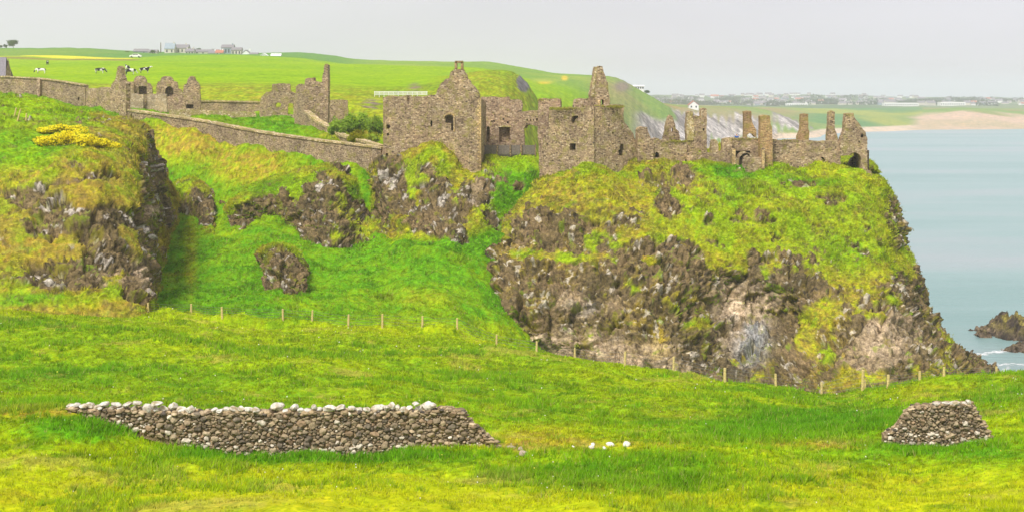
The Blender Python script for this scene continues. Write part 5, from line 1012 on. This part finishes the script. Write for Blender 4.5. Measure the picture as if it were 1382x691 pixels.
jv = [(0,0,.86),(0,0,1.15),(0,0,1.40),(-.2,0,1.37),(-.27,.02,1.1),(-.25,-.08,.88),(.2,0,1.37),(.27,.0,1.1),(.22,-.14,.9)]
jk = skin_body('jacket', jv, [(0,1),(1,2),(2,3),(3,4),(4,5),(2,6),(6,7),(7,8)], [.19,.17,.19,.09,.065,.055,.09,.065,.055], M_BLUEC, 1, 2); jk.parent = pe

# ------------------------------------------------------------ the town across the bay
hp = []
for wm, rm in ((M_WHITE, M_SLATE), (M_CREAM, M_SLATE), (M_WHITE, M_REDROOF), (M_BLUEG, M_SLATE)):
    mb = MB(); w2, dp, hw, H_ = 5.0, 4.0, 4.5, 7.5
    mb.box(-w2, w2, -dp, dp, -3, hw); mb.add([(-w2, -dp, hw), (-w2, dp, hw), (-w2, 0, H_), (w2, -dp, hw), (w2, dp, hw), (w2, 0, H_)], [(0, 1, 2), (3, 5, 4)])
    mb.add([(-w2-.3, -dp-.3, hw-.2), (w2+.3, -dp-.3, hw-.2), (w2+.3, 0, H_+.1), (-w2-.3, 0, H_+.1), (-w2-.3, dp+.3, hw-.2), (w2+.3, dp+.3, hw-.2)], [(0, 1, 2, 3), (4, 3, 2, 5)], 1)
    mb.box(w2*.7, w2*.7+.8, -.4, .4, H_-1, H_+1, 0)
    o = mb.build('town_house', [wm, rm], loc=(0, 0, 0)); hp.append(o)
rt = np.random.default_rng(12); used = [False]*4; cnt = 0
bands = [(900,1060,2350,3500,60,.55),(1000,1240,2350,3650,110,1.0),(1130,1382,2250,3300,70,1.0),(870,960,2300,3300,14,.6)]
for x0, x1, Ya, Yb, n, br_ in bands:
    for k in range(n):
        x = rt.uniform(x0, x1); Y = rt.uniform(Ya, Yb); t = int(rt.choice(4, p=[.55, .25, .08, .12])); g = on_ground(x, Y)
        src = hp[t]; o = src if not used[t] else src.copy()
        if used[t]: link(o)
        used[t] = True; s_ = rt.uniform(.6, 1.15); o.location = g; o.rotation_euler = (0, 0, rt.uniform(-.6, .6)); o.scale = (s_*rt.uniform(.9, 1.8), s_, s_*rt.uniform(.8, 1.2))
        tag(o, ['white slate-roofed house in the hazy town across the bay', 'cream slate-roofed house in the hazy town across the bay', 'white red-roofed house in the hazy town across the bay', 'grey slate-roofed house in the hazy town across the bay'][t], 'house', 'houses of the town across the bay')
for x, Y, w_, lab in ((1215,2250,46,'long white low hall at the middle of the far town, right of the thick rows'), (1284,2230,34,'long flat white building near the top of the sand bluff'), (1075,2350,28,'wide white block in the densest part of the far town')):
    g = on_ground(x, Y); u = Y/F; mb = MB(); mb.box(-w_*u/2, w_*u/2, -8, 8, -4, 6); 
    for k in range(int(w_/3)): mb.box(-w_*u/2+(k+.3)*3*u, -w_*u/2+(k+.7)*3*u, -8.1, -8.02, 1.5, 3.8, 1)
    o = mb.build('long_hall', [M_WHITE, M_GLASS], loc=(0, 0, 0)); o.location = g; tag(o, lab, 'building')
bl = []
for k in range(90):
    x = rt.uniform(880, 1382); Y = rt.uniform(2250, 3300); g = on_ground(x, Y); bl.append((g.x, g.y, g.z+2, rt.uniform(12, 40), 10, rt.uniform(4, 8)))
tag(leaves('far_woodland', bl, 26000, 1.9, (c_(.04,.075,.035), c_(.09,.13,.05)), 77), kind='stuff')

# ------------------------------------------------------------ grass blades over all the turf
def blades(V, Cc, dens, n, hfun, seed, per=4, jit=None, green=1.0):
    r = np.random.default_rng(seed); p = dens/dens.sum(); k = r.choice(len(V), n, p=p); P = V[k]; Y = P[:, 1]
    P = np.repeat(P, per, 0); Y = np.repeat(Y, per); j = Y/F; m = len(P)
    P = P + np.c_[r.normal(size=m)*j*1.6, r.normal(size=m)*np.minimum(j*2.0, .2), -.03+0*j]
    h = hfun(Y, P, r)*r.uniform(.45, 1.3, m); w_ = np.clip(Y*.00042, .012, .2)*r.uniform(.7, 1.5, m)
    th = r.uniform(0, math.pi, m); lean = r.normal(size=(m, 2))*.38+np.array([.12, 0]); dx = np.c_[np.cos(th), np.sin(th)*.4]
    A_ = P.copy(); A_[:, :2] += dx*w_[:, None]; B_ = P.copy(); B_[:, :2] -= dx*w_[:, None]; T = P.copy(); T[:, :2] += lean*h[:, None]; T[:, 2] += h
    c = np.repeat(Cc[k], per, 0)*r.uniform(.95, 1.65, m)[:, None]; dryb = r.random(m) < .07; c[dryb] = c[dryb]*.4+c_(.42,.36,.12)*.6
    return np.stack([A_, B_, T], 1).reshape(-1, 3), np.repeat(c, 3, 0)
VS, CS = [], []
sel = (yy > 34) & (yy < 128) & (pxr > -60) & (pxr < 1440)
dn = np.where(sel, 1.0*(.4+sstep(-.5, .6, fbm(P3, .8, 3, 500))), 0)
tall = lambda Y, P, r: .07+.0006*Y+.10*sstep(.1, .7, fbm(P, .5, 3, 501))
a = blades(PB, colg, dn, 170000, tall, 1, 4); VS.append(a[0]); CS.append(a[1])
# rank tufts: at the wall feet, reeds, and scattered dark tussocks
ts = blobs(pxr, pyr, [(330,612,130,9,1.2),(520,613,150,7,1.6),(170,572,70,12,1.),(1120,570,110,16,.9),(900,640,200,30,.35),(1260,602,80,6,1.4),(60,548,60,8,.6),(1000,590,100,10,.5)])*sel
ts = ts*(yy < 75)+sel*(yy < 110)*sstep(.45, .8, fbm(P3, .25, 3, 502)+fbm(P3, 1.2, 2, 503)*.5)*.8
a = blades(PB, mixc(colg, LUSH[None]*1.1, np.full(len(colg), .5)), ts+1e-12, 26000, lambda Y, P, r: .15+.002*Y, 2, 6); VS.append(a[0]); CS.append(a[1])
sel = (yy > 128) & (yy < 235) & (pxr > -60) & (pxr < 1000) & (PB[:, 2] > -35)
a = blades(PB, colg, sel*(.15+sstep(-.2, .5, fbm(P3, .7, 3, 507))), 80000, lambda Y, P, r: .16+.22*sstep(0, .7, fbm(P, .3, 3, 504)), 3, 3); VS.append(a[0]); CS.append(a[1])
for i, (V, cc, g_, nu, nv) in enumerate(TUFT_SRC):
    n = int(nu*nv*.28); a = blades(V, cc, g_*(.2+sstep(-.4, .5, fbm(V, .5, 3, 505)))+1e-9, n, lambda Y, P, r: .15+.28*sstep(0, .7, fbm(P, .4, 3, 506)), 10+i, 3); VS.append(a[0]); CS.append(a[1])
V = np.concatenate(VS); tag(mesh_np('grass', V, np.arange(len(V)).reshape(-1, 3), M_BLADE, col=np.concatenate(CS), smooth=False), kind='stuff')
# dandelions, daisies and pale seed heads sprinkled in the near grass
r = np.random.default_rng(9); k = r.choice(len(PB), 420, p=dn/dn.sum()); P = PB[k]+np.c_[r.normal(size=(420, 2))*.1, r.uniform(.08, .2, 420)]; s_ = (P[:, 1]*.00045)[:, None]*r.uniform(.6, 1.2, (420, 1))
Q = np.stack([P+s_*c_(-1,0,0), P+s_*c_(0,-.5,-1), P+s_*c_(1,0,0), P+s_*c_(0,.5,1)], 1).reshape(-1, 3); cc = np.where(r.random((420, 1)) < .4, c_(.7,.62,.08)[None], c_(.78,.78,.70)[None])
tag(mesh_np('wild_flowers', Q, np.arange(1680).reshape(-1, 4), M_BLADE, col=np.repeat(cc, 4, 0), smooth=False), kind='stuff')

# ------------------------------------------------------------ sea air
hz = MB(); hz.box(-9200, 9200, -200, 14200, -42, 90); 
hm_ = D.materials.new('sea_air'); hm_.use_nodes = True; hn = hm_.node_tree.nodes; hl = hm_.node_tree.links
for n in list(hn): hn.remove(n)
pv = hn.new('ShaderNodeVolumePrincipled'); pv.inputs['Color'].default_value = (.96, .97, 1, 1); pv.inputs['Density'].default_value = .00023; pv.inputs['Anisotropy'].default_value = .2
ho = hn.new('ShaderNodeOutputMaterial'); hl.new(pv.outputs[0], ho.inputs['Volume'])
tag(hz.build('haze', hm_), kind='stuff')
